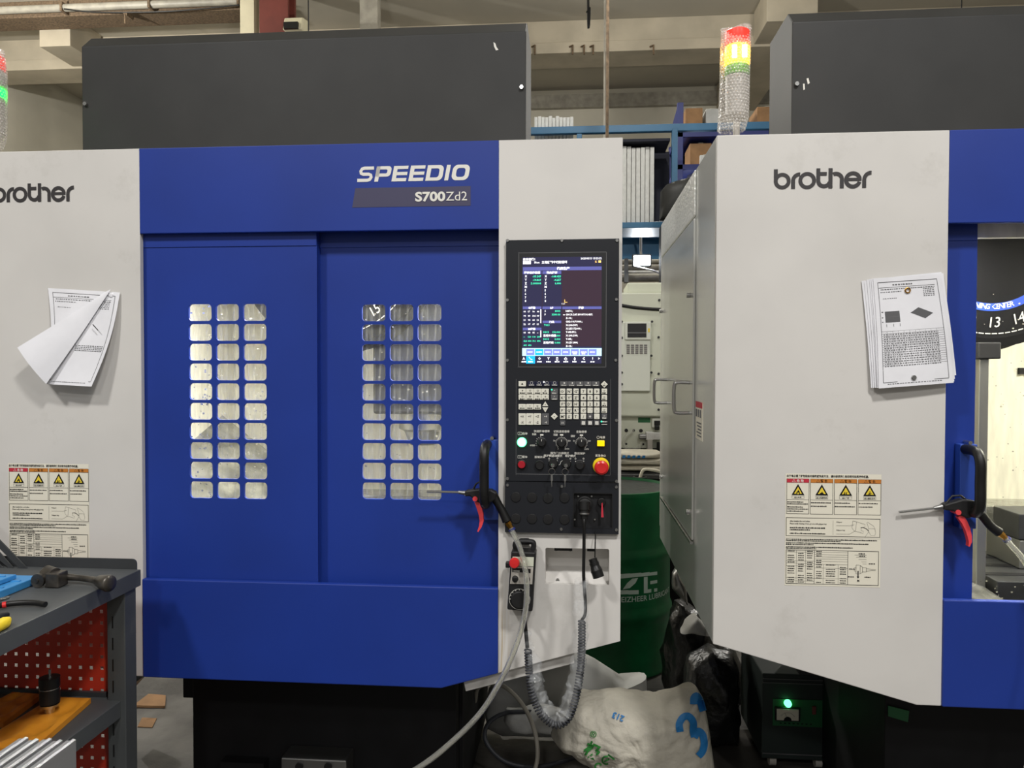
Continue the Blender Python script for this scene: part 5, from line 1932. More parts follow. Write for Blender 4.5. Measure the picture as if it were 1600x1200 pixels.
def tray(label, c4, h):
    p = [os_(px, py, h) for px, py in c4]
    c = sum(p, Vector()) / 4
    t = thing('tool_tray', (c.x, c.y, SZ), label, 'tray', 'amber trays on the shelf')
    mb = MB()
    n = 14
    for j in range(n + 1):
        for i in range(n + 1):
            s, u = i / n, j / n
            q = p[0] * (1 - s) * (1 - u) + p[1] * s * (1 - u) + p[2] * s * u + p[3] * (1 - s) * u
            edge = min(s, 1 - s, u, 1 - u)
            dip = 0
            for (a, b) in ((.25, .3), (.3, .75), (.75, .35), (.72, .8)):
                d = math.hypot((s - a) * 1.0, (u - b) * 1.0)
                dip = max(dip, max(0, 1 - d / .2))
            mb.v.append((q.x, q.y, SZ + h - .008 * min(1, dip * 1.6) - (.006 if edge == 0 else 0)))
    for j in range(n):
        for i in range(n):
            a = j * (n + 1) + i
            mb.f.append((a, a + 1, a + n + 2, a + n + 1))
    mb.build('tray_top', 'amber_tray', t, smooth=True, angle=50)
    sk_ = MB()
    for a, b in zip(p, p[1:] + p[:1]):
        sk_.add([(a.x, a.y, SZ + .001), (b.x, b.y, SZ + .001), (b.x, b.y, SZ + h - .006), (a.x, a.y, SZ + h - .006)], [(0, 1, 2, 3)])
    sk_.build('tray_side', 'amber_tray', t)


tray('long amber moulded tray under the black tool holder', ((-60, 1172), (85, 1085), (142, 1087), (60, 1158)), .02)
tray('amber moulded tray lying behind the black tool holder', ((-60, 1120), (22, 1078), (64, 1081), (5, 1125)), .02)
a = os_(78, 1113, .02)
th = thing('tool_holder', (a.x, a.y, SZ + .02), 'black round tool holder standing on the amber tray', 'tool holder')
zt = lambda py: P(78, py, a.y).z
r0 = (P(92.5, 1090, a.y).x - P(64.5, 1090, a.y).x) / 2
MB().lathe([(r0 * .45, SZ + .0205), (r0 * .5, zt(1104)), (r0 * .9, zt(1103)), (r0 * .95, zt(1099)), (r0 * .6, zt(1098))], (a.x, a.y, 0), 'z', 24).build('flange', 'steel', th, smooth=True)
MB().lathe([(r0 * .7, zt(1099)), (r0 * .97, zt(1097)), (r0 * .97, zt(1075)), (r0 * .9, zt(1074)), (r0 * .9, zt(1073)), (r0, zt(1072)), (r0, zt(1058)), (r0 * .3, zt(1057))], (a.x, a.y, 0), 'z', 28).build('body', 'rubber', th, smooth=True)
MB().lathe([(r0 * .93, zt(1075.5)), (r0 * .98, zt(1075)), (r0 * .98, zt(1073.5)), (r0 * .9, zt(1073))], (a.x, a.y, 0), 'z', 28).build('ring', 'steel', th, smooth=True)
MB().lathe([(.003, zt(1058)), (.003, zt(1046)), (.001, zt(1045))], (a.x + .001, a.y, 0), 'z', 10).build('pull_stud', 'steel', th, smooth=True)

# ribbed aluminium bars stacked on a crate beside the bench
q1 = PX(119, 1154, -.925)
AX1, AY1, AZ = -.925, q1.y, q1.z
cr = thing('crate', (-.97, 1.0, 0), 'grey crate carrying the aluminium bars', 'crate')
MB().box(-1.055, AX1 + .02, .62, AY1 - .02, .0, AZ - .13).build('box', 'bench_dark', cr, bevel=.004)
MB().box(-1.057, AX1 + .022, .618, AY1 - .018, AZ - .16, AZ - .128).build('rim', 'bench_grey', cr, bevel=.003)
xs = AX1
for k in range(5):
    x1 = AX1 - k * .0235
    x0 = x1 - .0228
    o = MB().prism([(x0, AZ - .127), (x1, AZ - .127), (x1, AZ - .002), (x1 - .006, AZ), (x1 - .011, AZ - .004), (x0 + .004, AZ - .004)], .66, AY1 - .004 * (k % 2), 'y').build('aluminium_bar', 'aluminium', bevel=.0008)
    tag(o, 'ribbed aluminium bar standing on edge in a row beside the bench', 'metal bar', 'aluminium bars beside the bench')
# ------------------------------------------------------------------ things between and under the machines
# green oil drum
dx_, dy_ = .20, 3.89
dr = thing('oil_drum', (dx_, dy_, 0), 'green oil drum with pale lettering standing behind the gap', 'drum')
R = .29
prof = [(R * .96, 0), (R, .01), (R, .018), (R * .985, .03)]
for zc in (.30, .59):
    prof += [(R * .985, zc - .05), (R * .992, zc - .03), (R * 1.022, zc - .01), (R * 1.022, zc + .01), (R * .992, zc + .03), (R * .985, zc + .05)]
for zc in (.13, .18, .23, .40, .45):
    pass
prof += [(R * .985, .86), (R, .875), (R * 1.01, .885), (R * 1.01, .898), (R * .985, .90), (R * .97, .885)]
MB().lathe(prof, (dx_, dy_, 0), 'z', 64).build('shell', 'drum_green', dr, smooth=True, angle=60)
MB().lathe([(R * .97, .878), (R * .97, .886), (R * .3, .886), (.01, .886)], (dx_, dy_, 0), 'z', 48).build('lid', 'drum_lid', dr)
q = PZ(1000, 748, .886)
MB().lathe([(.04, .886), (.04, .896), (.03, .898), (.03, .892), (.001, .892)], (q.x, q.y, 0), 'z', 20).build('bung', 'cast_dark', dr, smooth=True)
MB().tube(spline([(q.x, q.y, .89), (q.x + .02, q.y, .935), (q.x + .07, q.y, .935), (q.x + .16, q.y + .04, .91), (q.x + .22, q.y + .1, .90)], 6), .009, 8).build('suction_hose', 'label_paper', dr, smooth=True)
# pale print wrapped round the drum


def on_drum(mb, material, name):
    out = []
    for x, y, z in mb.v:            # x is arc length from the drum's front line
        a = x / (R * .99)
        out.append((dx_ + (R * .9895) * math.sin(a), dy_ - (R * .9895) * math.cos(a), z))
    mb.v = out
    mb.build(name, material, dr)


def dpx(px, py):
    """photo pixel -> (arc length, height) on the drum"""
    d = ray(px, py)
    ox, oy = -dx_, -dy_
    A_, B_, C_ = d.x ** 2 + d.y ** 2, 2 * (ox * d.x + oy * d.y), ox * ox + oy * oy - (R * .99) ** 2
    t = (-B_ - math.sqrt(max(0, B_ * B_ - 4 * A_ * C_))) / (2 * A_)
    p = CAM + d * t
    return math.atan2(p.x - dx_, -(p.y - dy_)) * R * .99, p.z


def drum_poly(mb, pts):
    mb.flat([dpx(*p) for p in pts], 0)


mb = MB()
for p0, p1 in ((968, 985), (985, 1002), (1002, 1015), (1015, 1027)):
    drum_poly(mb, [(p0, 904 - (p0 - 970) * .1), (p1, 904 - (p1 - 970) * .1), (p1, 897 - (p1 - 970) * .07), (p0, 897 - (p0 - 970) * .05)])
for p0, p1 in ((966, 982), (982, 998)):
    drum_poly(mb, [(p0, 929), (p1, 928.5), (p1, 922), (p0, 922.5)])
drum_poly(mb, [(973, 921), (984, 919), (993, 911), (997, 903), (988, 904), (980, 911)])
drum_poly(mb, [(1006, 927), (1012, 926.5), (1012, 901), (1006, 902)])
drum_poly(mb, [(1012, 926.5), (1027, 924), (1027, 919), (1012, 921)])
drum_poly(mb, [(1016, 913), (1027, 911), (1027, 906), (1016, 908)])
a = dpx(971, 941)
z_h = .026
mb.text('EIZHEER LUBRICANT', a[0], a[1], z_h / .72, 0, 'l', .012, 2)
on_drum(mb, 'drum_print', 'lettering')

# stabiliser box with a meter and a lit green lamp
SY = 2.86
a, b = P(1190, 1185, SY), P(1305, 1056, SY)
st = thing('voltage_stabilizer', ((a.x + b.x) / 2, SY + .15, 0), 'dark green voltage stabiliser with a lit green lamp and needle meter', 'stabilizer')
MB().box(a.x, b.x, SY, SY + .36, a.z, b.z).build('case', 'stabilizer', st, bevel=.004)
for py in (1061, 1067, 1178):
    MB().box(a.x + .002, b.x - .002, SY - .003, SY, P(1240, py + 1.2, SY).z, P(1240, py, SY).z).build('seam', 'key_grey', st)
p0, p1 = P(1207, 1133, SY), P(1285, 1094, SY)
MB().box(p0.x, p1.x, SY - .003, SY, p0.z, p1.z).build('face_plate', 'stab_green', st)
p0, p1 = P(1210, 1124, SY), P(1249, 1104, SY)
MB().box(p0.x, p1.x, SY - .014, SY - .003, p0.z, p1.z).build('meter_frame', 'rubber', st, bevel=.002)
p0, p1 = P(1212, 1122, SY), P(1246, 1106, SY)
MB().box(p0.x, p1.x, SY - .0155, SY - .014, p0.z, p1.z).build('meter_dial', 'label_paper', st)
mp = MB()
c = ((p0.x + p1.x) / 2, p0.z)
mp.flat(arc(c[0], c[1], .014, 0, 180, 12), SY - .0165)
for k in range(13):
    t = math.radians(35 + 110 * k / 12)
    mp.ribbon([(c[0] + .027 * math.cos(t), c[1] + .027 * math.sin(t)), (c[0] + .031 * math.cos(t), c[1] + .031 * math.sin(t))], .001, SY - .0162)
mp.ribbon([c, (c[0] - .01, c[1] + .028)], .001, SY - .0164)
mp.build('meter_print', 'ink', st, kind='stuff')
p = P(1230, 1097.5, SY)
MB().lathe([(.012, -.014), (.013, -.004), (.013, 0)], (p.x, SY - .003, p.z), 'y', 20).build('pilot_lamp', 'lamp_green', st, smooth=True)
p = P(1271, 1108, SY)
MB().box(p.x - .007, p.x + .007, SY - .012, SY - .003, p.z - .016, p.z + .014).build('rocker_switch', 'column_red', st, bevel=.002)
tp = MB()
p = P(1218, 1130, SY)
for k in range(8):
    tp.rect(p.x + k * .0155, p.x + k * .0155 + .007, p.z, p.z + .004, SY - .0036)
tp.build('small_print', 'ink', st, kind='stuff')
for x in (a.x + .035, b.x - .06):
    for y in (SY + .04, SY + .3):
        MB().lathe([(.022, -.012), (.022, .012), (.004, .012)], (x + .012, y, .0225), 'x', 18).box(x - .004, x + .028, y - .012, y + .012, .035, a.z).build('caster', 'lens_grey', st, smooth=True)
# green tag hanging below the open machine
p = [P(1378, 1092, 2.34), P(1410, 1100, 2.34), P(1408, 1117, 2.34), P(1378, 1108, 2.34)]
tg = MB().prism([(q.x, q.z) for q in p], 2.293, 2.297).build('green_tag', 'stab_green')
tag(tg, 'dull green plate stuck on the dark base of the open machine', 'plate')

# white sack with blue and green print
SKY = 2.58
sk_o = [(861, 1146), (872, 1120), (886, 1098), (905, 1090), (930, 1088), (960, 1084), (990, 1087), (1008, 1092), (1030, 1094), (1050, 1088), (1070, 1082), (1090, 1077), (1098, 1090), (1103, 1115),
        (1108, 1145), (1113, 1180), (1118, 1220), (1120, 1262), (1060, 1272), (980, 1270), (940, 1248), (930, 1198), (912, 1183), (890, 1168), (872, 1158)]
pts = [P(px, py, SKY) for px, py in sk_o]
for p in pts:
    p.z = max(p.z, .012)
sm = inflate(dense(pts, 9), .15, 26, power=.42)
out = []
for v in sm.v:
    p = Vector(v)
    f = noise.noise(p * 9) * .016 + noise.noise(p * 22 + Vector((3, 1, 0))) * .008 + abs(noise.noise(Vector((p.x * 14 + p.z * 6, 0, p.z * 5 - p.x * 9)))) * .03 + abs(noise.noise(p * 30 + Vector((9, 0, 2)))) * .010
    s = 1 if p.y < SKY else -1
    k = min(1, abs(p.y - SKY) / .05)
    out.append((p.x, p.y - f * s * k, max(p.z, .006)))
sm.v = out
sk = thing('woven_sack', (P(1000, 1180, SKY).x, SKY, 0), 'crumpled white woven sack with blue and green print on the floor', 'sack')
SK = sm.build('sack_body', 'sack', sk, smooth=True, angle=80)
bvh = BVHTree.FromPolygons([Vector(v) for v in sm.v], [f for f in sm.f])


def print_on_sack(name, material, items):
    mb = MB()
    for kind, *arg in items:
        loc_v, loc_f = [], []
        if kind == 'text':
            s, px, py, h, rot, bold = arg
            vs, fs = text_shape(s, bold, 3)
            cx = (min(v[0] for v in vs) + max(v[0] for v in vs)) / 2
            cz = (min(v[1] for v in vs) + max(v[1] for v in vs)) / 2
            c_, s_ = math.cos(rot), math.sin(rot)
            pix = [(px + ((x - cx) * c_ - (z - cz) * s_) * h, py - ((x - cx) * s_ + (z - cz) * c_) * h) for x, z in vs]
        else:
            pl, w = arg
            pl = [(q.x, q.y) for q in spline([(x, y, 0) for x, y in pl], 5)]
            tmp = MB()
            for o_ in (-.375, -.125, .125, .375):
                off = []
                for i, (x, y) in enumerate(pl):
                    a, b = pl[max(i - 1, 0)], pl[min(i + 1, len(pl) - 1)]
                    l_ = math.hypot(b[0] - a[0], b[1] - a[1]) or 1
                    off.append((x - (b[1] - a[1]) / l_ * w * o_, -(y + (b[0] - a[0]) / l_ * w * o_)))
                tmp.ribbon(off, w * .27, 0)
            pix = [(v[0], -v[2]) for v in tmp.v]
            fs = tmp.f
        for x, y in pix:
            d = ray(x, y).normalized()
            hit = bvh.ray_cast(CAM, d)
            q = hit[0] if hit[0] else P(x, y, SKY - .1)
            loc_v.append(q - d * .006)
        mb.add(loc_v, fs)
    mb.build(name, material, sk, kind='stuff')


def arcpx(cx, cy, r, a0, a1, n=14):
    return [(cx + r * math.cos(math.radians(a0 + (a1 - a0) * i / n)), cy - r * math.sin(math.radians(a0 + (a1 - a0) * i / n))) for i in range(n + 1)]


print_on_sack('blue_print', 'print_blue', [
    ('stroke', [(1062.8, 1143.7), (1061.5, 1131.0), (1067.4, 1120.9), (1075.8, 1119.3), (1083.2, 1128.3), (1083.2, 1141.8), (1085.3, 1151.8)], 11), ('stroke', [(1084.8, 1152.4), (1090.7, 1142.6), (1097.8, 1148.0), (1100.5, 1162.1), (1097.5, 1174.3), (1091.3, 1181.6)], 11),
    ('stroke', [(1083.7, 1100.4), (1084.2, 1090.6), (1089.1, 1087.6), (1094.5, 1097.1), (1098.6, 1111.2)], 11),
    ('text', '213', 966, 1120, 13, math.radians(158), .03)])
print_on_sack('green_print', 'print_green', [
    ('text', '®', 927, 1147, 14, -.3, .01), ('text', '极', 926, 1173, 26, -.45, .03), ('stroke', arcpx(947, 1188, 6, 60, 300), 2.6), ('stroke', [(944, 1190), (952, 1186)], 2.4), ('stroke', [(950, 1179), (960, 1187)], 2.6),
    ('stroke', arcpx(935, 1198, 5, 20, 300), 2.6)])

# stack of white foam sheets wrapped in film behind the sack
fo = [(762, 1133), (757, 1110), (764, 1075), (790, 1048), (840, 1030), (900, 1018), (930, 1033), (976, 1062), (1010, 1056), (1011, 1080), (1008, 1130), (1000, 1150), (840, 1146), (785, 1144)]
FY = 3.0
pts = [P(px, py, FY) for px, py in fo]
fm = inflate(dense(pts, 3), .10, 8, power=.35)
out = []
for v in fm.v:
    p = Vector(v)
    f = abs(noise.noise(Vector((p.x * 5, 0, p.z * 26)))) * .02 + noise.noise(p * 8) * .012
    s = 1 if p.y < FY else -1
    out.append((p.x, p.y - f * s * min(1, abs(p.y - FY) / .04), max(p.z, .004)))
fm.v = out
tag(fm.build('foam_wrap', 'sack_grey', smooth=True, angle=50), 'pale grey heap of wrapped foam sheets behind the white sack', 'foam')
fl = inflate(dense([P(px, py, 2.81) for px, py in ((785, 1125), (790, 1108), (830, 1104), (880, 1106), (905, 1115), (905, 1142), (860, 1146), (800, 1142))], 3), .05, 6, power=.4)
fl.merge_noise(.012, 14)
tag(fl.build('foam_roll', 'foam', smooth=True, angle=70), 'white foam roll lying in front of the wrapped heap', 'foam')

# hoses on the floor
for lab, r, pts in (('grey hose arching over the foam towards the sack', .0075, [(742, 1096, 2.75), (748, 1074, 2.72), (775, 1068, 2.7), (800, 1082, 2.68), (822, 1110, 2.66), (836, 1145, 2.64), (840, 1180, 2.62), (834, 1210, 2.6)]),
                    ('dark hose looping over the floor beside the sack', .008, [(838, 1112, 2.8), (790, 1114, 2.75), (762, 1132, 2.72), (760, 1160, 2.7), (790, 1190, 2.68), (840, 1198, 2.7), (900, 1184, 2.76), (960, 1170, 2.9)])):
    tag(MB().tube(spline([P(*p) for p in pts], 8), r, 10).build('floor_hose', 'pipe_grey' if r < .008 else 'coil', smooth=True), lab, 'hose')

# black plastic heap between drum and stabiliser
def heap(name, label, outline, Y, thick, mm, amp, seed, cat):
    pts = [P(px, py, Y) for px, py in outline]
    for p in pts:
        p.z = max(p.z, .01)
    h = inflate(dense(pts, 4), thick, 9, power=.4)
    h.merge_noise(amp, 7, None, seed)
    h.merge_noise(amp * .5, 18, None, seed + 4)
    h.v = [(x, y, max(z, .004)) for x, y, z in h.v]
    return tag(h.build(name, mm, smooth=True, angle=70), label, cat)


heap('plastic_bag', 'black plastic bag heaped against the drum', [(1046, 960), (1060, 938), (1085, 950), (1110, 985), (1150, 1012), (1165, 1060), (1160, 1130), (1100, 1140), (1040, 1120), (1040, 1020)], 3.45, .16, 'bag_black', .035, 2, 'bag')
heap('plastic_bag', 'black plastic bag slumped on the floor by the stabiliser', [(1075, 1035), (1110, 1012), (1140, 1020), (1154, 1060), (1158, 1120), (1154, 1190), (1125, 1205), (1090, 1190), (1070, 1110)], 3.05, .12, 'bag_black', .03, 9, 'bag')
heap('foil_scrap', 'crumpled silver foil lying on the black bag beside the drum', [(1049, 920), (1049, 895), (1055, 886), (1063, 898), (1072, 918), (1073, 945)], 3.38, .05, 'steel_dull', .012, 5, 'scrap')
heap('foil_scrap', 'wrinkled grey film sheet below the foil scrap', [(1060, 985), (1070, 972), (1090, 962), (1108, 978), (1112, 994), (1090, 990)], 3.2, .05, 'sack_grey', .02, 6, 'scrap')

# cardboard scraps on the floor at the left
for lab, c4, h in (('flat brown cardboard sheet lying under the machine', [(208, 1102), (232, 1084), (259, 1086), (258, 1103)], .01),
                   ('small torn piece of brown cardboard on the floor', [(215, 1135), (222, 1121), (245, 1122), (238, 1136)], .004)):
    p = [PZ(px, py, h) for px, py in c4]
    mb = MB()
    mb.prism([(q.x, q.y) for q in p], .001, h, 'z')
    tag(mb.build('cardboard_piece', 'cardboard'), lab, 'cardboard')
p = P(220, 1078, 3.0)
tag(MB().prism([(P(x, y, 2.9).x, P(x, y, 2.9).z) for x, y in ((190, 1060), (212, 1056), (212, 1066), (190, 1090))], 2.9, 2.98).build('steel_bracket', 'cast_dark'), 'dark steel bracket under the machine corner', 'bracket')
# ------------------------------------------------------------------ storage rack and machines at the back
RY = 6.0
R_ = lambda px, py, Y=RY: P(px, py, Y)
rk = thing('storage_rack', (R_(1053, 500).x, RY + .4, 0), 'light blue steel storage rack carrying foam sheets behind the machines', 'rack')
xl, xr = R_(833, 200).x, R_(1330, 200).x
for py, h in ((201, 11), (352, 9)):
    z = R_(960, py).z
    hh = h / F * RY
    for y in (RY, RY + .38):
        MB().box(xl - .6, xr if y == RY else R_(1048, 280).x, y, y + .05, z - hh / 2, z + hh / 2).build('beam', 'rack_cyan', rk, bevel=.004)
    dz_ = .06 if py < 300 else 0
    MB().box(xl - .6, R_(1048, 280).x, RY + .05, RY + .38, z - hh / 2 - dz_, z - hh / 2 - dz_ + .02).build('deck', 'rack_back' if py < 300 else 'rack_cyan', rk)
for px in (905, 1053.5, 1328):
    x = R_(px, 260).x
    w = .022 if px > 1000 else .02
    for y in (RY - .03, RY + .41) if px < 1000 else (RY - .03,):
        MB().box(x - w, x + w, y, y + .05, 0, R_(1053, 203).z + (.0 if px > 1000 else -.02) - (.03 if px > 1200 else 0)).build('post', 'rack_cyan', rk, bevel=.003)
MB().box(xl - .6, R_(1046, 280, RY + .46).x, RY + .46, RY + .47, R_(960, 347, RY + .46).z, R_(960, 213).z).build('back_sheet', 'rack_back', rk)
z = R_(960, 214).z
MB().box(R_(972, 214).x - .3, R_(1045, 214).x, RY + .2, RY + .24, z - .012, z + .012).build('tie_bar', 'paint_black', rk)

# foam sheets standing on the rack
zb0 = R_(990, 347).z
x0, x1 = R_(966, 280).x, R_(1025, 218).x
nS = 8
for k in range(nS):
    w = (x1 - x0) / nS
    dz = random.uniform(-.012, .006)
    tag(MB().box(x0 + k * w + .002, x0 + (k + 1) * w - .002, RY + .1 + random.uniform(0, .02), RY + .36, zb0 + .006, R_(1000, 222).z + dz).build('foam_sheet', 'foam', bevel=.003),
        'white foam sheet standing upright between the rack beams', 'foam sheet', 'foam sheets between the rack beams')
zt0 = R_(860, 201).z + .03
x0, x1 = R_(834, 180).x, R_(896, 180).x
for k in range(11):
    w = (x1 - x0) / 11
    tag(MB().box(x0 + k * w + .0015, x0 + (k + 1) * w - .0015, RY + .08, RY + .37, R_(960, 201).z - 5.5 / F * RY - .038, R_(860, 177).z + random.uniform(-.01, .006)).build('foam_sheet', 'foam', bevel=.002),
        'white foam board in the bundle on top of the rack', 'foam sheet', 'foam boards on top of the rack')

# darker blue rack beside it with boxes
BY = 6.55
B_ = lambda px, py, Y=BY: P(px, py, Y)
r2 = thing('shelving_unit', (B_(1110, 300).x, BY + .3, 0), 'dark blue shelving unit holding cardboard boxes', 'rack')
x0, x1 = B_(1058, 250).x, B_(1200, 250).x
for x in (x0, x1):
    MB().box(x, x + .05, BY, BY + .05, 0, B_(1060, 160).z if x == x0 else B_(1060, 206).z).build('post', 'rack_blue', r2, bevel=.003)
    MB().box(x, x + .05, BY + .55, BY + .6, 0, B_(1060, 200).z).build('post', 'rack_blue', r2)
shz = [B_(1100, 205).z, B_(1100, 256).z, B_(1100, 345).z]
for z in shz:
    MB().box(x0, x1 + .05, BY, BY + .6, z - .045, z).build('shelf', 'rack_blue', r2, bevel=.003)
MB().box(x0, x1 + .05, BY + .6, BY + .615, 2.0, shz[0]).build('back_sheet', 'rack_back', r2)
MB().prism([(B_(1051, 194).x, B_(1051, 194).z), (B_(1060, 194).x, B_(1051, 194).z), (B_(1060, 162).x, B_(1060, 162).z)], BY + .01, BY + .03).build('gusset', 'rack_blue', r2)


def carton(label, p0, p1, q0, z0, Y, depth=.3, mm='cardboard'):
    a, b = P(p0, q0, Y), P(p1, q0, Y)
    t = thing('cardboard_box', ((a.x + b.x) / 2, Y + depth / 2, z0), label, 'box', 'boxes on the shelves')
    MB().box(a.x, b.x, Y, Y + depth, z0 + .001, a.z).build('carton', mm, t, bevel=.004)
    MB().box((a.x + b.x) / 2 - .02, (a.x + b.x) / 2 + .02, Y - .001, Y + depth, a.z, a.z + .002).build('tape', 'label_paper', t)
    return t


carton('brown box on top of the dark blue shelving unit', 1071, 1098, 169, shz[0], BY + .05)
carton('pale grey box on top of the shelving unit beside the brown box', 1103, 1123, 170, shz[0], BY + .1, mm='sack_grey')
carton('brown carton behind the amber signal tower on the shelving top', 1183, 1215, 167, shz[0], BY + .05, mm='cardboard')
t = carton('wide brown carton on the middle shelf of the shelving unit', 1078, 1112, 224, shz[1], BY + .08)
carton('white small box beside the wide brown carton', 1094, 1112, 242, shz[1], BY + .03, .04, 'foam')
z0 = shz[2]
hb_ = inflate(dense([P(px, py, BY + .2) for px, py in ((1074, 300), (1078, 272), (1090, 268), (1105, 272), (1110, 300), (1105, 341), (1076, 341))], 3), .13, 6)
hb_.merge_noise(.03, 9)
tag(hb_.build('plastic_bundle', 'sack_grey', smooth=True, angle=70), 'clear plastic bundle on the lower shelf of the shelving unit', 'bundle')
hb_ = inflate(dense([P(px, py, RY - .25) for px, py in ((1030, 345), (1032, 300), (1040, 290), (1052, 285), (1078, 278), (1088, 300), (1090, 345))], 3), .12, 6, power=.4)
tag(hb_.build('covered_roll', 'paint_dark', smooth=True, angle=70), 'grey covered roll standing behind the metal side panel', 'roll')
p = P(1060, 318, RY - .25)
tag(MB().box(P(1028, 345, RY).x, P(1092, 345, RY).x, RY - .42, RY - .08, 0, P(1060, 345, RY - .25).z - .02).build('roll_stand', 'paint_black', bevel=.01), 'black stand carrying the covered roll', 'stand')

# blue crane girder, tube lamp, flood lamp and pipes seen through the gap
GY_ = 8.2
g_ = lambda px, py, Y=GY_: P(px, py, Y)
gd = thing('blue_girder', (g_(1000, 390).x, GY_ + .3, g_(1000, 405).z), 'blue steel girder spanning the hall behind the cream machine', 'girder')
MB().box(-12, 12, GY_, GY_ + .04, g_(1000, 405).z, g_(1000, 371).z).build('web', 'rack_cyan', gd)
for py in (371, 406):
    MB().box(-12, 12, GY_ - .12, GY_ + .16, g_(1000, py).z - .02, g_(1000, py).z + .02).build('flange', 'rack_cyan', gd)
for k, (py, r, mm) in enumerate(((358, .03, 'rack_blue'), (365, .012, 'tube_lit'), (410, .03, 'pipe_grey'), (419, .035, 'pipe_grey'), (426, .02, 'foam'), (434, .04, 'pipe_grey'))):
    Y = GY_ + .3 + .15 * k if k < 2 else GY_ - .25 - .1 * k
    z = g_(1000, py, Y).z
    if k == 1:
        o = thing('tube_lamp', (g_(1000, py, Y).x, Y, z), 'lit fluorescent tube lamp above the blue girder', 'lamp')
        MB().tube([(g_(940, py, Y).x, Y, z), (g_(1090, py, Y).x, Y, z)], r, 10).build('tube', 'tube_lit', o, smooth=True)
        MB().box(g_(940, py, Y).x, g_(1090, py, Y).x, Y - .02, Y + .05, z + .025, z + .05).build('tray', 'rack_blue', o)
        a, b = g_(1011, 371, Y - .1), g_(1024, 355, Y - .1)
        MB().add([(a.x, a.y, a.z), (a.x + .06, a.y, a.z), (b.x + .0, b.y, b.z), (b.x - .06, b.y, b.z)], [(0, 1, 2, 3)]).build('glow_panel', 'bulb', o)  # slanted quad that glows itself; its brightness is put in as emission
        MB().box(g_(942, py, Y).x, g_(942, py, Y).x + .02, Y, Y + .02, z + .07, CEIL).build('hanger', 'pipe_grey', o)
    else:
        o = thing('overhead_pipe', (g_(1000, py, Y).x, Y, z), ('dark blue', '', 'upper grey', 'thick grey', 'thin white', 'lowest grey')[k] + ' pipe run across the hall behind the cream machine', 'pipe', 'overhead pipe run')
        MB().tube([(-12, Y, z), (12, Y, z)], r, 12).build('pipe', mm, o, smooth=True)
        for x in (-7.6, g_(975, py, Y).x, 7.6):
            MB().box(x, x + .04, Y - r * 1.2, Y + r * 1.2, z - r * 1.2, z + r * 1.2).build('clamp', 'steel_dull', o)
FYL = 7.2
p = P(1003, 407, FYL)
fl_ = thing('led_floodlight', (p.x, FYL, p.z), 'small dazzling floodlight on a bracket above the cream machine', 'lamp')
MB().box(p.x - .075, p.x + .075, FYL - .01, FYL + .0, p.z - .045, p.z + .045).build('lit_face', 'floodlight', fl_, bevel=.02)
area_light('floodlight_beam', (p.x, FYL - .015, p.z), .12, 9, (.93, .97, 1), (math.radians(-90), 0, 0))
MB().box(p.x - .09, p.x + .09, FYL + .0, FYL + .05, p.z - .06, p.z + .06).build('housing', 'paint_dark', fl_, bevel=.01)
MB().tube([(p.x, FYL + .05, p.z), (p.x, FYL + .12, p.z + .1), (p.x, FYL + .14, g_(1000, 371).z), (p.x, GY_ - .12, g_(1000, 371).z)], .012, 8).build('arm', 'steel_dull', fl_)
w_ = spline([P(990, 416, FYL - .02), P(1008, 420, FYL - .02), P(1024, 424, FYL - .02), P(1034, 430, FYL)], 6)
MB().tube(w_, .008, 8).build('wire', 'foam', fl_, smooth=True)

# cream machine
CY = 5.0
C_ = lambda px, py, Y=CY: P(px, py, Y)
cx0, cx1 = C_(880, 600).x, C_(1150, 600).x
cmx = thing('cream_machine', (C_(1000, 600).x, CY + .5, 0), 'cream machine tool cabinet with a dark display behind the gap', 'machine')
zlow = C_(1000, 651).z
MB().box(cx0, cx1, CY, CY + .5, zlow, C_(1000, 457).z).build('cabinet', 'cream_paint', cmx, bevel=.01)
MB().box(C_(981, 450).x, cx1, CY + .06, CY + .45, C_(1000, 457).z, C_(1000, 440).z).build('top_box', 'cream_paint', cmx, bevel=.01)
MB().box(cx0, cx1, CY + .05, CY + .5, C_(1000, 700, CY + .05).z, zlow).build('pipe_bay', 'cream_paint', cmx)
MB().box(cx0, cx1, CY + .1, CY + .5, 0, C_(1000, 700, CY + .05).z).build('plinth', 'paint_black', cmx)
gap = spline([C_(940, 470), C_(970, 477), C_(1000, 481.5), C_(1040, 484), C_(1090, 485)], 6)
MB().tube([Vector((q.x, CY - .002, q.z)) for q in gap], .011, 8).build('cover_gap', 'rubber', cmx)
a, b = C_(973, 611), C_(1016, 503)
DP = MB().box(a.x - .03, b.x, CY - .03, CY, a.z, b.z).build('hatch', 'cream_paint_door', cmx, bevel=.006)
a, b = C_(976, 531, CY - .03), C_(1017, 503, CY - .03)
MB().box(a.x, b.x, CY - .045, CY - .03, a.z, b.z).build('display_frame', 'cream_paint_door', cmx, bevel=.004)
a, b = C_(980.5, 527, CY - .045), C_(1010, 505.5, CY - .045)
dpl = MB().box(a.x, b.x, CY - .05, CY - .045, a.z, b.z).build('display', 'panel_grey', cmx)
MB().box(a.x, b.x, CY - .052, CY - .05, C_(990, 521, CY - .05).z, C_(990, 519, CY - .05).z).build('display_strip', 'key_grey', dpl)
a = C_(1012.6, 519, CY - .045)
MB().box(a.x, a.x + .01, CY - .047, CY - .045, a.z, a.z + .025).build('yellow_tag', 'yellow', cmx)
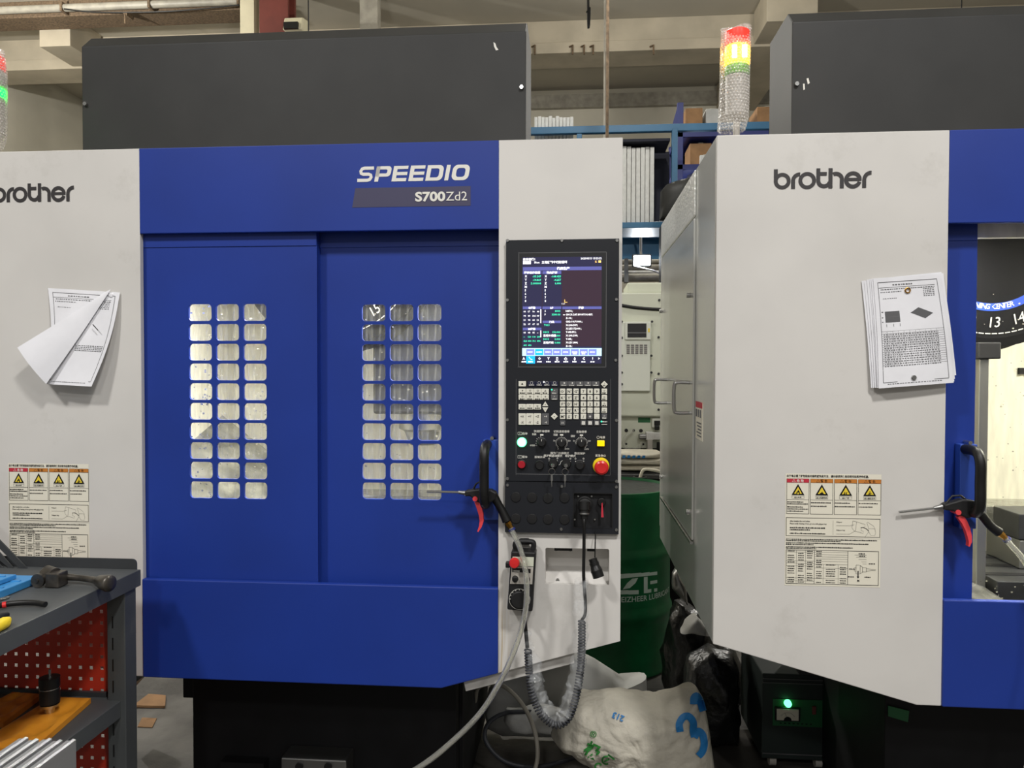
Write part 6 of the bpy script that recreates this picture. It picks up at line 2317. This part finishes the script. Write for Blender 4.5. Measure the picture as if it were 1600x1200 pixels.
for k in range(5):
    a, b = C_(979 + k * 6.8, 553, CY - .03), C_(984 + k * 6.8, 538, CY - .03)
    v_ = MB().box(a.x, b.x, CY - .032, CY - .028, a.z, b.z).build('vent', 'lens_grey', cmx)
    for j in range(5):
        z = a.z + (b.z - a.z) * (j + .2) / 5
        MB().box(a.x, b.x, CY - .034, CY - .031, z, z + (b.z - a.z) / 9).build('vent_slat', 'key_grey', v_)
for px, py in ((971, 503), (1018, 503), (971, 528), (971, 556), (1017, 556), (971, 582), (1017, 582), (1030, 469), (1029, 527), (1029, 584), (1029, 640), (971, 600)):
    q = C_(px, py)
    MB().lathe([(.008, -.006), (.008, 0), (.003, 0)], (q.x, CY - (.03 if px < 1020 and py > 500 else 0), q.z), 'y', 10).build('bolt', 'cast_dark', cmx)
# air unit and hose below the cabinet
YB = CY + .05
for px, py, r in ((978.5, 672.5, .012), (990, 672.5, .009), (1001.5, 673, .012), (978.5, 693.5, .007), (1005, 694, .007)):
    q = C_(px, py, YB)
    MB().lathe([(r, -.004), (r, 0), (.002, 0)], (q.x, YB, q.z), 'y', 14).build('port', 'rubber', cmx)
MB().tube(spline([C_(990, 672, YB - .04), C_(978, 682, YB - .05), C_(975, 695, YB - .05), C_(985, 703, YB - .05), C_(998, 700, YB - .05), C_(1003, 690, YB - .05)], 6), .011, 10).build('air_hose', 'clear_hose', cmx, smooth=True)
for px, py, w, h, mm in ((1004, 682, .05, .03, 'steel_dull'), (1015, 681, .05, .055, 'foam'), (1015, 696, .035, .09, 'lens_grey'), (1026, 681, .05, .05, 'foam'), (1026, 668, .03, .03, 'rubber'), (1029, 697, .02, .05, 'rubber')):
    q = C_(px, py, YB - .03)
    MB().box(q.x - w / 2, q.x + w / 2, YB - .06, YB, q.z - h / 2, q.z + h / 2).build('air_unit', mm, cmx, bevel=.006)
q = C_(1027, 661, YB - .03)
MB().box(q.x - .035, q.x + .035, YB - .03, YB, q.z - .03, q.z + .03).build('pressure_switch', 'cream_paint_door', cmx, bevel=.004)
MB().box(q.x - .02, q.x + .02, YB - .033, YB - .03, q.z - .015, q.z + .015).build('pressure_readout', 'rubber', cmx)
a, b = C_(997, 660, YB), C_(1016, 652.5, YB)
MB().box(a.x, b.x, YB - .004, YB, a.z, b.z).build('rating_plate', 'stab_green', cmx)

# low crate behind the drum carrying a folded white sack
z_s = P(1000, 733, 4.5).z
cr2 = thing('pallet_box', (.35, 4.55, 0), 'dark box behind the drum under the folded sack', 'box')
MB().box(.0, .75, 4.32, 4.80, 0, z_s).build('box_body', 'paint_black', cr2, bevel=.01)
MB().box(-.01, .76, 4.31, 4.81, z_s - .03, z_s - .005).build('rim', 'key_grey', cr2, bevel=.004)
fs = thing('folded_sack', (.38, 4.5, z_s), 'folded white sack with blue print lying behind the drum', 'sack')
for k, (h0, h1) in enumerate(((0, .035), (.035, .075), (.075, .105))):
    a, b = P(940 + 8 * k, 720, 4.4), P(1060 - 12 * k, 720, 4.4)
    m_ = inflate([(x, 4.52, z) for x, z in rrect(a.x, b.x, z_s + h0 + .001, z_s + h1, .012, 4)], .16, 5, power=.25)
    m_.merge_noise(.008, 10, 1, k)
    m_.build('fold', 'sack', fs, smooth=True, angle=60)
bp = MB()
a = P(972, 713, 4.35)
for k in range(5):
    x = a.x + k * .028
    bp.add([(x, 4.348 + .002 * k, z_s + .082), (x + .018, 4.348 + .002 * k, z_s + .082), (x + .02, 4.352, z_s + .098), (x + .004, 4.352, z_s + .098)], [(0, 1, 2, 3)])
bp.build('blue_print', 'print_blue', fs)
# ------------------------------------------------------------------ tidy up
bpy.data.objects.remove(TXT_OB)
bpy.data.scenes.remove(TXT_SCENE)
